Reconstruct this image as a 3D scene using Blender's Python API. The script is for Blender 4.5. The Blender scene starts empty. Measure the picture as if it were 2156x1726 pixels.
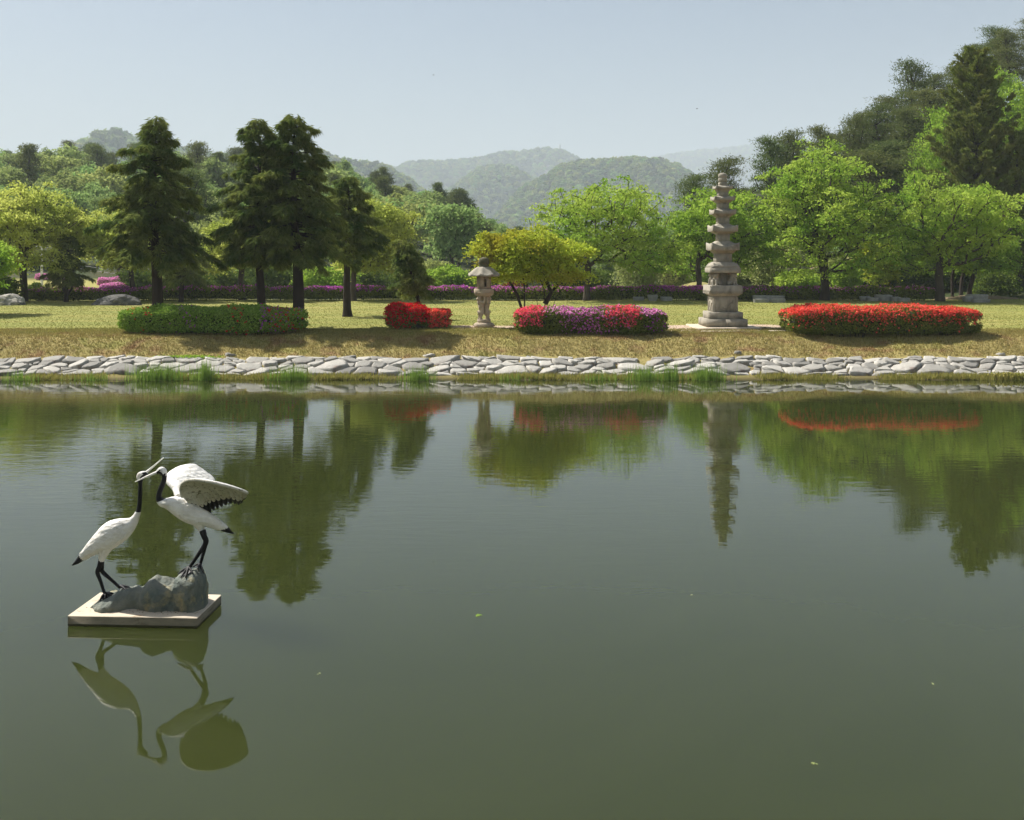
import bpy, bmesh, math, random
import numpy as np
from mathutils import Vector, Matrix, noise as mnoise

# ------------------------------------------------------------------ camera, sky, sun, exposure
scene = bpy.context.scene
COL = scene.collection
CAMZ, HY, CX, F = 4.22, 530.0, 1077.5, 2310.0     # camera height above the water, horizon row, centre column, focal length (2155 px wide frame)
cam_data = bpy.data.cameras.new('camera')
cam_data.sensor_fit = 'HORIZONTAL'; cam_data.sensor_width = 36.0
cam_data.lens = 36.0 * F / 2155.0
cam_data.shift_y = -(863.0 - HY) / 2155.0
cam_data.clip_start = 0.1; cam_data.clip_end = 12000.0
cam = bpy.data.objects.new('camera', cam_data); COL.objects.link(cam)
cam.location = (0, 0, CAMZ); cam.rotation_euler = (math.radians(90), 0, 0)
scene.camera = cam

SUN_EL, SUN_AZ = math.radians(49), math.radians(150)      # azimuth counter-clockwise from +X: the sun stands left and slightly behind the trees
sun_dir = Vector((math.cos(SUN_AZ) * math.cos(SUN_EL), math.sin(SUN_AZ) * math.cos(SUN_EL), math.sin(SUN_EL)))
world = bpy.data.worlds.new('World'); scene.world = world; world.use_nodes = True
wn = world.node_tree; bg = wn.nodes['Background']
sky = wn.nodes.new('ShaderNodeTexSky'); sky.sky_type = 'NISHITA'; sky.sun_disc = False
sky.sun_elevation = SUN_EL
sky.sun_rotation = math.pi / 2 - SUN_AZ
sky.altitude = 50; sky.air_density = 1.0; sky.dust_density = 1.9; sky.ozone_density = 1.0
wn.links.new(sky.outputs[0], bg.inputs[0]); bg.inputs[1].default_value = 0.05
sun_data = bpy.data.lights.new('sun', 'SUN'); sun_data.energy = 5.0; sun_data.angle = math.radians(0.55)
sun_data.color = (1.0, 0.955, 0.89)
sun = bpy.data.objects.new('sun', sun_data); COL.objects.link(sun)
sun.rotation_euler = (-sun_dir).to_track_quat('-Z', 'Y').to_euler()
sun.location = sun_dir * 200
scene.view_settings.view_transform = 'Standard'; scene.view_settings.look = 'None'
scene.view_settings.exposure = 0.95; scene.view_settings.gamma = 1.0
cy = scene.cycles
cy.use_denoising = True; cy.use_light_tree = False; cy.adaptive_threshold = .015
cy.max_bounces = 6; cy.diffuse_bounces = 3; cy.glossy_bounces = 3; cy.transmission_bounces = 4; cy.volume_bounces = 1; cy.transparent_max_bounces = 4
cy.caustics_reflective = False; cy.caustics_refractive = False

# ------------------------------------------------------------------ helpers
R = np.random.default_rng
def at(px, py, d):
    return Vector(((px - CX) / F * d, d, CAMZ - (py - HY) / F * d))
def sm(t):
    t = np.clip(t, 0, 1); return t * t * (3 - 2 * t)
def raw_mesh(name, V, polys, mats=(), midx=None, smooth=False):
    """polys: (M,k) int array or a list of such arrays"""
    if isinstance(polys, np.ndarray): polys = [polys]
    me = bpy.data.meshes.new(name)
    V = np.asarray(V, dtype=np.float32)
    me.vertices.add(len(V)); me.vertices.foreach_set('co', V.ravel())
    loops = np.concatenate([p.ravel() for p in polys]).astype(np.int32)
    tot = np.concatenate([np.full(len(p), p.shape[1]) for p in polys]).astype(np.int32)
    start = np.concatenate([[0], np.cumsum(tot)[:-1]]).astype(np.int32)
    me.loops.add(len(loops)); me.loops.foreach_set('vertex_index', loops)
    me.polygons.add(len(tot)); me.polygons.foreach_set('loop_start', start)
    if midx is not None: me.polygons.foreach_set('material_index', np.asarray(midx, dtype=np.int32))
    if smooth: me.polygons.foreach_set('use_smooth', np.ones(len(tot), dtype=bool))
    for m in mats: me.materials.append(m)
    me.update(calc_edges=True); me.validate()
    return me
class MB:
    """collects vertices and polygons, built as one mesh"""
    def __init__(s): s.v = []; s.p = {}; s.n = 0; s.mi = {}
    def add(s, V, P, mi=0):
        V = np.asarray(V, dtype=float).reshape(-1, 3); P = np.asarray(P, dtype=int)
        s.v.append(V); k = P.shape[1]
        s.p.setdefault(k, []).append(P + s.n); s.mi.setdefault(k, []).append(np.full(len(P), mi))
        s.n += len(V)
    def mesh(s, name, mats, smooth=False):
        ks = sorted(s.p)
        return raw_mesh(name, np.concatenate(s.v), [np.concatenate(s.p[k]) for k in ks], mats if isinstance(mats, (list, tuple)) else [mats], np.concatenate([np.concatenate(s.mi[k]) for k in ks]), smooth)
    def box(s, c, h, rz=0, taper=1.0, mi=0):
        c = np.array(c, float); hx, hy, hz = h
        V = []
        for z, t in ((-hz, 1.0), (hz, taper)):
            for sx, sy in ((-1, -1), (1, -1), (1, 1), (-1, 1)): V.append((sx * hx * t, sy * hy * t, z))
        V = np.array(V); cs, sn = math.cos(rz), math.sin(rz)
        V[:, :2] = V[:, :2] @ np.array([[cs, sn], [-sn, cs]])
        s.add(V + c, [(3, 2, 1, 0), (4, 5, 6, 7), (0, 1, 5, 4), (1, 2, 6, 5), (2, 3, 7, 6), (3, 0, 4, 7)], mi)
    def tube(s, pts, rad, n=6, mi=0, cap=True):
        pts = np.asarray(pts, float); m = len(pts); rad = np.broadcast_to(np.asarray(rad, float), (m,))
        t = np.gradient(pts, axis=0); t /= np.linalg.norm(t, axis=1)[:, None] + 1e-9
        ref = np.array([0, 0, 1.0]) if abs(t[0, 2]) < .8 else np.array([1.0, 0, 0])
        a = np.cross(t, ref); a /= np.linalg.norm(a, axis=1)[:, None] + 1e-9
        b = np.cross(t, a)
        th = np.arange(n) / n * 2 * math.pi
        V = pts[:, None, :] + rad[:, None, None] * (a[:, None, :] * np.cos(th)[None, :, None] + b[:, None, :] * np.sin(th)[None, :, None])
        i = np.arange(m - 1)[:, None] * n; j = np.arange(n)[None, :]; j2 = (j + 1) % n
        P = np.stack([i + j, i + j2, i + n + j2, i + n + j], -1).reshape(-1, 4)
        s.add(V.reshape(-1, 3), P, mi)
        if cap and n <= 8:
            s.add(V[0], [list(range(n))], mi); s.add(V[-1], [list(range(n - 1, -1, -1))], mi)
    def rings(s, rings, close=True, mi=0, cap0=True, cap1=True):
        """a list of equal-length closed rings of points joined in order"""
        Rg = np.asarray(rings, float); m, n = Rg.shape[:2]
        i = np.arange(m - 1)[:, None] * n; j = np.arange(n)[None, :]; j2 = (j + 1) % n
        P = np.stack([i + j, i + j2, i + n + j2, i + n + j], -1).reshape(-1, 4)
        s.add(Rg.reshape(-1, 3), P, mi)
        if cap0: s.add(Rg[0], [list(range(n - 1, -1, -1))], mi)
        if cap1: s.add(Rg[-1], [list(range(n))], mi)
def link(name, me, parent=None, loc=None, rot=None, kind=None, label=None, cat=None, group=None):
    o = bpy.data.objects.new(name, me); COL.objects.link(o)
    if parent is not None: o.parent = parent
    if loc is not None: o.location = loc
    if rot is not None: o.rotation_euler = rot
    for k, v in (('kind', kind), ('label', label), ('category', cat), ('group', group)):
        if v: o[k] = v
    return o
def root(name, loc, label, cat, group=None, rz=0.0):
    return link(name, None, None, loc, (0, 0, rz), None, label, cat, group)
def copy_tree(o, loc, rz, sc, label, group):
    c = o.copy(); COL.objects.link(c); c.location = loc; c.rotation_euler = (0, 0, rz); c.scale = sc
    c['label'] = label; c['group'] = group
    for ch in list(o.children):
        k = ch.copy(); COL.objects.link(k); k.parent = c
    return c
def lathe(profile, n=24, ripple=None):
    out = []
    for r, z in profile:
        th = np.arange(n) / n * 2 * math.pi
        rr = r * (1 + (ripple(th, z) if ripple else 0))
        out.append(np.stack([rr * np.cos(th), rr * np.sin(th), np.full(n, z)], -1))
    return out

# ------------------------------------------------------------------ materials
def new_mat(name):
    m = bpy.data.materials.new(name); m.use_nodes = True
    nt = m.node_tree; nt.nodes.clear()
    return m, nt, nt.nodes, nt.links
def nd(nt, t, **kw):
    n = nt.nodes.new(t)
    for k, v in kw.items():
        if k.startswith('i_'):
            key = k[2:]; key = int(key) if key.isdigit() else key.replace('_', ' ')
            n.inputs[key].default_value = v
        else: setattr(n, k, v)
    return n
def mixc(nt, fac, a, b, blend='MIX'):
    n = nt.nodes.new('ShaderNodeMix'); n.data_type = 'RGBA'; n.blend_type = blend
    for sock, v in ((n.inputs[0], fac), (n.inputs[6], a), (n.inputs[7], b)):
        if hasattr(v, 'is_output'): nt.links.new(v, sock)
        elif isinstance(v, (int, float)): sock.default_value = v
        else: sock.default_value = (*v, 1)
    return n.outputs[2]
def ramp(nt, src, lo, hi):
    n = nt.nodes.new('ShaderNodeMapRange'); n.inputs[1].default_value = lo; n.inputs[2].default_value = hi
    n.clamp = True; nt.links.new(src, n.inputs[0]); return n.outputs[0]
def noise_tex(nt, scale, detail=4, rough=.55, vec=None, dist=0):
    n = nt.nodes.new('ShaderNodeTexNoise'); n.inputs['Scale'].default_value = scale
    n.inputs['Detail'].default_value = detail; n.inputs['Roughness'].default_value = rough; n.inputs['Distortion'].default_value = dist
    if vec is not None: nt.links.new(vec, n.inputs['Vector'])
    return n.outputs[0]
def coords(nt, scale=(1, 1, 1)):
    tc = nt.nodes.new('ShaderNodeTexCoord'); mp = nt.nodes.new('ShaderNodeMapping'); mp.inputs['Scale'].default_value = scale
    nt.links.new(tc.outputs['Object'], mp.inputs[0]); return mp.outputs[0]
def leaf_mat(name, c1, c2, transl=0.38, objvar=0.0, clump=0.0, clump_scale=.6, c3=None):
    m, nt, N, L = new_mat(name)
    g = nd(nt, 'ShaderNodeNewGeometry')
    col = mixc(nt, g.outputs['Random Per Island'], c1, c2)
    if c3 is not None or clump:
        nz = noise_tex(nt, clump_scale, 2, .5, coords(nt))
        col = mixc(nt, ramp(nt, nz, .42, .66), col, c3 if c3 is not None else tuple(c * .6 for c in c1))
    if objvar:
        oi = nd(nt, 'ShaderNodeObjectInfo')
        hs = nd(nt, 'ShaderNodeHueSaturation')
        mr = nd(nt, 'ShaderNodeMapRange', i_3=1 - objvar, i_4=1 + objvar); L.new(oi.outputs['Random'], mr.inputs[0])
        L.new(mr.outputs[0], hs.inputs['Value'])
        wn_ = nd(nt, 'ShaderNodeTexWhiteNoise', noise_dimensions='1D'); L.new(oi.outputs['Random'], wn_.inputs['W'])
        mh = nd(nt, 'ShaderNodeMapRange', i_3=.5 - .05 * objvar / .3, i_4=.5 + .03 * objvar / .3); L.new(wn_.outputs[0], mh.inputs[0])
        L.new(mh.outputs[0], hs.inputs['Hue']); L.new(col, hs.inputs['Color']); col = hs.outputs[0]
    d = nd(nt, 'ShaderNodeBsdfDiffuse'); t = nd(nt, 'ShaderNodeBsdfTranslucent'); mx = nd(nt, 'ShaderNodeMixShader', i_0=transl)
    L.new(col, d.inputs[0]); L.new(col, t.inputs[0]); L.new(d.outputs[0], mx.inputs[1]); L.new(t.outputs[0], mx.inputs[2])
    o = nd(nt, 'ShaderNodeOutputMaterial'); L.new(mx.outputs[0], o.inputs[0])
    return m
def surf_mat(name, c1, c2, scale=6, rough=.85, bump=.3, bscale=None, c3=None, s3=2.0, lo3=.55, hi3=.7, objvar=0.0, stretch=(1, 1, 1), spec=.3, bdist=.02):
    m, nt, N, L = new_mat(name)
    co = coords(nt, stretch)
    nz = noise_tex(nt, scale, 6, .6, co)
    col = mixc(nt, ramp(nt, nz, .3, .7), c1, c2)
    if c3 is not None:
        col = mixc(nt, ramp(nt, noise_tex(nt, s3, 5, .65, co, .4), lo3, hi3), col, c3)
    if objvar:
        oi = nd(nt, 'ShaderNodeObjectInfo'); hs = nd(nt, 'ShaderNodeHueSaturation')
        mr = nd(nt, 'ShaderNodeMapRange', i_3=1 - objvar, i_4=1 + objvar); L.new(oi.outputs['Random'], mr.inputs[0]); L.new(mr.outputs[0], hs.inputs['Value'])
        L.new(col, hs.inputs['Color']); col = hs.outputs[0]
    b = nd(nt, 'ShaderNodeBsdfPrincipled', i_Roughness=rough); b.inputs['Specular IOR Level'].default_value = spec
    L.new(col, b.inputs['Base Color'])
    if bump:
        bn = nd(nt, 'ShaderNodeBump', i_Strength=bump, i_Distance=bdist)
        L.new(noise_tex(nt, bscale or scale * 4, 5, .65, co), bn.inputs['Height']); L.new(bn.outputs[0], b.inputs['Normal'])
    o = nd(nt, 'ShaderNodeOutputMaterial'); L.new(b.outputs[0], o.inputs[0])
    return m

GREEN_LAWN, TAN_BANK = (.235, .24, .065), (.40, .31, .13)
def ground_colour(nt):
    """the turf's own colour: mown green lawn, dry tan bank with brown thatch patches; shared by the sheet and the blades"""
    tc = nd(nt, 'ShaderNodeTexCoord'); sp = nd(nt, 'ShaderNodeSeparateXYZ'); nt.links.new(tc.outputs['Object'], sp.inputs[0])
    co = tc.outputs['Object']
    wob = noise_tex(nt, .5, 3, .5, co)
    ad = nd(nt, 'ShaderNodeMath', operation='MULTIPLY_ADD', i_1=5.0); nt.links.new(wob, ad.inputs[0]); nt.links.new(sp.outputs[1], ad.inputs[2])
    lawn = mixc(nt, ramp(nt, noise_tex(nt, .35, 4, .6, co), .35, .68), GREEN_LAWN, (.31, .28, .09))
    mp = nd(nt, 'ShaderNodeMapping'); mp.inputs['Scale'].default_value = (.05, .75, 1); nt.links.new(co, mp.inputs[0])
    lawn = mixc(nt, ramp(nt, noise_tex(nt, 1.0, 2, .5, mp.outputs[0]), .42, .6), lawn, (.225, .235, .065))
    bank = mixc(nt, ramp(nt, noise_tex(nt, 9.0, 5, .7, co), .32, .68), (.37, .295, .12), (.24, .21, .07))
    bank = mixc(nt, ramp(nt, noise_tex(nt, 1.1, 4, .6, co), .52, .68), bank, (.26, .165, .08))
    bank = mixc(nt, ramp(nt, noise_tex(nt, .6, 3, .6, co, 1.0), .55, .72), bank, (.25, .235, .07))
    c = mixc(nt, ramp(nt, ad.outputs[0], 41.6, 46.2), bank, lawn)
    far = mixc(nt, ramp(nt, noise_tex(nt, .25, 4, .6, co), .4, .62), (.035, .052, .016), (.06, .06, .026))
    return c, sp, far, co
def ground_mat():
    m, nt, N, L = new_mat('turf_ground')
    c, sp, far, co = ground_colour(nt)
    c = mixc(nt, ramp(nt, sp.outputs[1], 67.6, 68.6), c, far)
    # the open lawn on the far left beyond the hedge
    lx = ramp(nt, sp.outputs[0], -33.0, -37.0); ly = ramp(nt, sp.outputs[1], 69.5, 71); ly2 = ramp(nt, sp.outputs[1], 112, 108)
    a = nd(nt, 'ShaderNodeMath', operation='MULTIPLY'); L.new(lx, a.inputs[0]); L.new(ly, a.inputs[1])
    b2 = nd(nt, 'ShaderNodeMath', operation='MULTIPLY'); L.new(a.outputs[0], b2.inputs[0]); L.new(ly2, b2.inputs[1])
    c = mixc(nt, b2.outputs[0], c, (.30, .28, .09))
    # wet soil at the water line
    c = mixc(nt, ramp(nt, sp.outputs[2], .16, .02), c, (.10, .085, .035))
    b = nd(nt, 'ShaderNodeBsdfPrincipled', i_Roughness=.95); b.inputs['Specular IOR Level'].default_value = .1
    L.new(c, b.inputs['Base Color'])
    bn = nd(nt, 'ShaderNodeBump', i_Strength=.6, i_Distance=.05); L.new(noise_tex(nt, 14, 5, .7, co), bn.inputs['Height']); L.new(bn.outputs[0], b.inputs['Normal'])
    o = nd(nt, 'ShaderNodeOutputMaterial'); L.new(b.outputs[0], o.inputs[0])
    return m
def blade_mat():
    m, nt, N, L = new_mat('turf_blades')
    c, sp, far, co = ground_colour(nt)
    g = nd(nt, 'ShaderNodeNewGeometry')
    hs = nd(nt, 'ShaderNodeHueSaturation'); mr = nd(nt, 'ShaderNodeMapRange', i_3=.82, i_4=1.28); L.new(g.outputs['Random Per Island'], mr.inputs[0])
    L.new(mr.outputs[0], hs.inputs['Value']); L.new(c, hs.inputs['Color'])
    d = nd(nt, 'ShaderNodeBsdfDiffuse'); t = nd(nt, 'ShaderNodeBsdfTranslucent'); mx = nd(nt, 'ShaderNodeMixShader', i_0=.3)
    L.new(hs.outputs[0], d.inputs[0]); L.new(hs.outputs[0], t.inputs[0]); L.new(d.outputs[0], mx.inputs[1]); L.new(t.outputs[0], mx.inputs[2])
    o = nd(nt, 'ShaderNodeOutputMaterial'); L.new(mx.outputs[0], o.inputs[0])
    return m
def water_mat():
    m, nt, N, L = new_mat('pond_water')
    tc = nd(nt, 'ShaderNodeTexCoord'); co = tc.outputs['Object']
    mp = nd(nt, 'ShaderNodeMapping'); mp.inputs['Scale'].default_value = (1.5, 5.0, 1); mp.inputs['Rotation'].default_value = (0, 0, math.radians(6)); L.new(co, mp.inputs[0])
    h1 = noise_tex(nt, 1.1, 3, .55, mp.outputs[0], .3)
    mp2 = nd(nt, 'ShaderNodeMapping'); mp2.inputs['Scale'].default_value = (.9, 2.2, 1); mp2.inputs['Rotation'].default_value = (0, 0, math.radians(-9)); L.new(co, mp2.inputs[0])
    h2 = noise_tex(nt, .9, 2, .5, mp2.outputs[0], .2)
    sp = nd(nt, 'ShaderNodeSeparateXYZ'); L.new(co, sp.inputs[0])
    # breeze patches: rippled in the middle of the pond, calm near the camera and under the far bank
    patch = ramp(nt, noise_tex(nt, .11, 2, .5, co), .36, .62)
    far_ = ramp(nt, sp.outputs[1], 12.5, 19.0); sh = ramp(nt, sp.outputs[1], 35.5, 30.5)
    lef = ramp(nt, sp.outputs[0], 8, -6)
    def mul(a, b):
        n = nd(nt, 'ShaderNodeMath', operation='MULTIPLY')
        for s, v in zip(n.inputs, (a, b)):
            if hasattr(v, 'is_output'): L.new(v, s)
            else: s.default_value = v
        return n.outputs[0]
    def madd(a, k, c):
        n = nd(nt, 'ShaderNodeMath', operation='MULTIPLY_ADD', i_1=k, i_2=c); L.new(a, n.inputs[0]); return n.outputs[0]
    zone = mul(mul(far_, madd(sh, .93, .07)), madd(lef, .6, .4))
    amp = madd(mul(zone, madd(patch, .75, .25)), 1.0, .035)
    su = nd(nt, 'ShaderNodeMath', operation='MULTIPLY_ADD', i_1=.7); L.new(h2, su.inputs[0]); L.new(h1, su.inputs[2])
    bn = nd(nt, 'ShaderNodeBump', i_Distance=.0042); L.new(amp, bn.inputs['Strength']); L.new(su.outputs[0], bn.inputs['Height'])
    b = nd(nt, 'ShaderNodeBsdfPrincipled', i_Roughness=.0, i_IOR=1.33)
    murk = mixc(nt, ramp(nt, noise_tex(nt, .13, 4, .6, co, 1.5), .35, .7), (.025, .032, .0075), (.031, .038, .011))
    b.subsurface_method = 'BURLEY'; b.inputs['Subsurface Weight'].default_value = 1.0; b.inputs['Subsurface Radius'].default_value = (1, 1, .8); b.inputs['Subsurface Scale'].default_value = 5.0
    L.new(murk, b.inputs['Base Color']); L.new(bn.outputs[0], b.inputs['Normal'])
    o = nd(nt, 'ShaderNodeOutputMaterial'); L.new(b.outputs[0], o.inputs[0])
    return m

M = {}
M['ground'] = ground_mat(); M['blade'] = blade_mat(); M['water'] = water_mat()
M['hill'] = surf_mat('wooded_hill_floor', (.05, .07, .025), (.075, .08, .035), .02, .95, 0)
M['bark'] = surf_mat('bark_grey', (.085, .068, .05), (.04, .032, .024), 5, .95, .7, 14, stretch=(1, 1, .25))
M['bark_dark'] = surf_mat('bark_dark', (.05, .036, .026), (.022, .017, .013), 5, .95, .7, 14, stretch=(1, 1, .25))
M['zel'] = leaf_mat('zelkova_leaf', (.31, .43, .055), (.48, .59, .11), .52, 0, .3, .45, (.21, .36, .04))
M['zel_y'] = leaf_mat('zelkova_leaf_yellow', (.41, .46, .09), (.60, .63, .16), .52, 0, .3, .45, (.33, .40, .07))
M['zel_g'] = leaf_mat('zelkova_leaf_green', (.25, .40, .045), (.43, .56, .09), .52, 0, .3, .45, (.17, .30, .03))
M['maple'] = leaf_mat('maple_leaf', (.31, .42, .035), (.54, .60, .08), .5, 0, .3, .5, (.36, .31, .03))
M['maple_red'] = leaf_mat('red_maple_leaf', (.16, .045, .02), (.22, .08, .03), .35)
M['conifer'] = leaf_mat('feathery_needle', (.125, .17, .04), (.275, .295, .08), .42, 0, .3, .8, (.085, .135, .036))
M['pine'] = leaf_mat('pine_needle', (.085, .13, .035), (.175, .205, .068), .3, .15)
M['juniper'] = leaf_mat('juniper_scale', (.12, .175, .035), (.24, .28, .06), .3, 0, .3, .7, (.17, .175, .045))
M['wood'] = leaf_mat('woodland_leaf', (.20, .31, .09), (.35, .45, .15), .42, .24)
M['willow'] = leaf_mat('hanging_leaf', (.32, .37, .12), (.46, .48, .18), .42, .1)
M['bush'] = leaf_mat('shrub_leaf', (.07, .12, .02), (.16, .21, .04), .35)
M['azalea'] = leaf_mat('azalea_leaf', (.09, .13, .02), (.25, .27, .06), .35)
M['azalea_green'] = leaf_mat('azalea_leaf_fresh', (.13, .26, .03), (.34, .46, .09), .35)
M['core'] = surf_mat('hedge_twigs', (.022, .026, .012), (.035, .028, .018), 12, .95, .5)
M['red'] = leaf_mat('red_blossom', (.80, .07, .05), (.95, .20, .15), .35)
M['crimson'] = leaf_mat('crimson_blossom', (.55, .012, .018), (.80, .035, .05), .35)
M['pinkred'] = leaf_mat('pink_red_blossom', (.82, .06, .12), (.92, .20, .28), .35)
M['magenta'] = leaf_mat('magenta_blossom', (.60, .10, .45), (.82, .32, .65), .35)
M['purple'] = leaf_mat('purple_blossom', (.34, .05, .36), (.58, .14, .52), .35)
M['pink'] = leaf_mat('pink_blossom', (.80, .28, .60), (.92, .48, .74), .35)
M['reed'] = leaf_mat('reed_blade', (.16, .28, .04), (.30, .42, .09), .4)
M['fringe'] = leaf_mat('waterside_grass', (.24, .26, .055), (.42, .36, .12), .35)
M['stone'] = surf_mat('revetment_stone', (.41, .39, .345), (.265, .255, .225), 3.2, .9, .7, 14, (.19, .155, .13), 1.3, .52, .62, .34)
M['soil'] = surf_mat('bank_soil', (.26, .19, .11), (.13, .10, .055), 5, .95, .6, 20)
M['granite'] = surf_mat('weathered_granite', (.37, .335, .262), (.235, .215, .172), 5, .9, .35, 40, (.13, .12, .10), 2.2, .56, .72, 0, (1, 1, .5))
M['granite_warm'] = surf_mat('lantern_granite', (.44, .36, .26), (.33, .275, .20), 6, .9, .35, 45, (.19, .165, .13), 3.0, .58, .72)
M['granite_moss'] = surf_mat('mossy_granite', (.13, .12, .07), (.07, .07, .035), 12, .95, .4, 40)
M['bench_stone'] = surf_mat('bench_granite', (.33, .325, .295), (.22, .22, .20), 5, .9, .3, 40)
M['boulder'] = surf_mat('boulder_pale', (.48, .45, .38), (.22, .21, .18), 2.5, .95, .8, 6, (.08, .08, .07), 1.6, .52, .66, stretch=(1, 1, 2), bdist=.08)
M['boulder_dark'] = surf_mat('boulder_dark', (.15, .145, .13), (.065, .065, .06), 2.5, .95, .9, 6, (.30, .28, .24), 1.8, .60, .72, stretch=(1, 1, 2), bdist=.08)
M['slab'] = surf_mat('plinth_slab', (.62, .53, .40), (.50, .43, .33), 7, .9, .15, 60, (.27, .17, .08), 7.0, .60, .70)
M['tide'] = surf_mat('wet_algae_line', (.07, .065, .03), (.04, .04, .018), 9, .6, .2, 40)
M['slab_shaded_side'] = surf_mat('plinth_slab_shaded_edge', (.30, .265, .20), (.21, .185, .14), 5, .9, .2, 60, (.11, .085, .05), 6.0, .55, .70, stretch=(1, 1, 3))  # side faces' shade painted in as a darker slab colour, with brown stains
def carved_paint():
    m, nt, N, L = new_mat('white_paint')
    co = coords(nt)
    col = mixc(nt, ramp(nt, noise_tex(nt, 7, 6, .65, co), .35, .68), (.82, .81, .77), (.66, .635, .57))
    mp = nd(nt, 'ShaderNodeMapping'); mp.inputs['Scale'].default_value = (14, 14, 4); L.new(co, mp.inputs[0])
    col = mixc(nt, ramp(nt, noise_tex(nt, 1.0, 5, .7, mp.outputs[0]), .58, .74), col, (.42, .38, .28))      # run-down stains
    col = mixc(nt, ramp(nt, noise_tex(nt, 38, 4, .7, co), .68, .74), col, (.16, .14, .10))                  # chips
    mp2 = nd(nt, 'ShaderNodeMapping'); mp2.inputs['Rotation'].default_value = (0, math.radians(-40), 0); mp2.inputs['Scale'].default_value = (13, 26, 26); L.new(co, mp2.inputs[0])
    vo = nd(nt, 'ShaderNodeTexVoronoi'); vo.inputs['Scale'].default_value = 1.0; L.new(mp2.outputs[0], vo.inputs['Vector'])
    ad = nd(nt, 'ShaderNodeMath', operation='MULTIPLY_ADD', i_1=.35); L.new(noise_tex(nt, 40, 4, .6, co), ad.inputs[0]); L.new(vo.outputs['Distance'], ad.inputs[2])
    bn = nd(nt, 'ShaderNodeBump', i_Strength=.75, i_Distance=.012); L.new(ad.outputs[0], bn.inputs['Height'])
    b = nd(nt, 'ShaderNodeBsdfPrincipled', i_Roughness=.6); b.inputs['Specular IOR Level'].default_value = .3
    L.new(col, b.inputs['Base Color']); L.new(bn.outputs[0], b.inputs['Normal'])
    o = nd(nt, 'ShaderNodeOutputMaterial'); L.new(b.outputs[0], o.inputs[0]); return m
M['paint_white'] = carved_paint()
M['paint_dirty'] = surf_mat('stained_white_paint', (.62, .59, .50), (.42, .41, .33), 10, .7, .6, 26, (.10, .085, .05), 24.0, .55, .66, bdist=.01)
M['paint_black'] = surf_mat('black_paint', (.006, .006, .007), (.012, .012, .013), 10, .55, .2, 30, spec=.2, bdist=.005)
M['sculpt_rock'] = surf_mat('sculpture_rock', (.23, .235, .195), (.10, .13, .115), 5, .9, 1.0, 13, (.33, .29, .17), 3.4, .54, .66, bdist=.06)
M['white'] = surf_mat('white_concrete', (.75, .75, .72), (.68, .68, .66), 3, .8, 0)
M['cable'] = surf_mat('grey_cable', (.45, .46, .47), (.40, .41, .42), 3, .6, 0)
M['dark'] = surf_mat('dark_interior', (.02, .018, .015), (.03, .025, .02), 5, .95, 0)
M['earth'] = surf_mat('orange_earth', (.40, .24, .14), (.33, .20, .12), 2, .95, .4, 10)
M['mound'] = surf_mat('dry_mound_turf', (.30, .27, .09), (.24, .22, .07), 3, .95, .5, 20)
def brick_mat():
    m, nt, N, L = new_mat('brick_paving')
    co = coords(nt); br = nd(nt, 'ShaderNodeTexBrick'); br.inputs['Scale'].default_value = 4.5
    br.inputs['Color1'].default_value = (.42, .28, .20, 1); br.inputs['Color2'].default_value = (.50, .36, .27, 1); br.inputs['Mortar'].default_value = (.46, .40, .30, 1)
    L.new(co, br.inputs['Vector'])
    c = mixc(nt, ramp(nt, noise_tex(nt, 1.4, 4, .6, co), .45, .62), br.outputs[0], (.40, .33, .20))
    b = nd(nt, 'ShaderNodeBsdfPrincipled', i_Roughness=.9); L.new(c, b.inputs['Base Color'])
    o = nd(nt, 'ShaderNodeOutputMaterial'); L.new(b.outputs[0], o.inputs[0]); return m
M['brick'] = brick_mat()

# ------------------------------------------------------------------ terrain
PROF = [(-400, 2.3), (-2, 2.3), (3, -1.0), (35.3, -1.0), (36.05, -.08), (36.3, .04), (36.8, .10), (37.75, .50), (37.95, .55), (39.5, 1.13), (40.3, 1.20), (43, 1.23), (67, 1.28), (76, 1.15), (110, 1.1), (20000, 1.1)]
PD, PZ = np.array([p[0] for p in PROF]), np.array([p[1] for p in PROF])
def G(x, d):
    x = np.asarray(x, float); d = np.asarray(d, float)
    w = (np.sin(x * .9 + 1) + .6 * np.sin(x * 2.3 + .4) + .5 * np.sin(x * 5.1)) * .10
    w = w * sm((d - 34) / 2) * (1 - sm((d - 45) / 6))
    crest = (np.sin(x * .31 + .7) * .28 + np.sin(x * .83) * .12) * sm((d - 38.2) / 1.0) * (1 - sm((d - 41.5) / 4))
    z = np.interp(d + w + crest, PD, PZ)
    z = z + .03 * np.sin(x * .5 + d * .35) * sm((d - 40) / 4)
    hl = 14.5 * sm((d - 100) / 112) * sm((12 - x) / 52) * (1 - .9 * sm((d - 270) / 120))
    hr = 20 * sm((x - 15) / 45) * sm((d - 72) / 45) * (1 - .9 * sm((d - 190) / 100))
    return z + hl + hr
def gz(x, d): return float(G(x, d))
def grid_mesh(name, xs, ds, fn, mats, smooth=True):
    X, D = np.meshgrid(xs, ds); Z = fn(X, D)
    V = np.stack([X, D, Z], -1).reshape(-1, 3); nx, ny = len(xs), len(ds)
    i = np.arange(ny - 1)[:, None] * nx; j = np.arange(nx - 1)[None, :]
    P = np.stack([i + j, i + j + 1, i + nx + j + 1, i + nx + j], -1).reshape(-1, 4)
    return raw_mesh(name, V, P, mats, None, smooth)
xs = np.unique(np.concatenate([np.arange(-30, 30.1, .4), np.arange(-200, 200, 6), [-6000, -3000, -1500, -800, -400, -280, 280, 400, 800, 1500, 3000, 6000]]))
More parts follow.
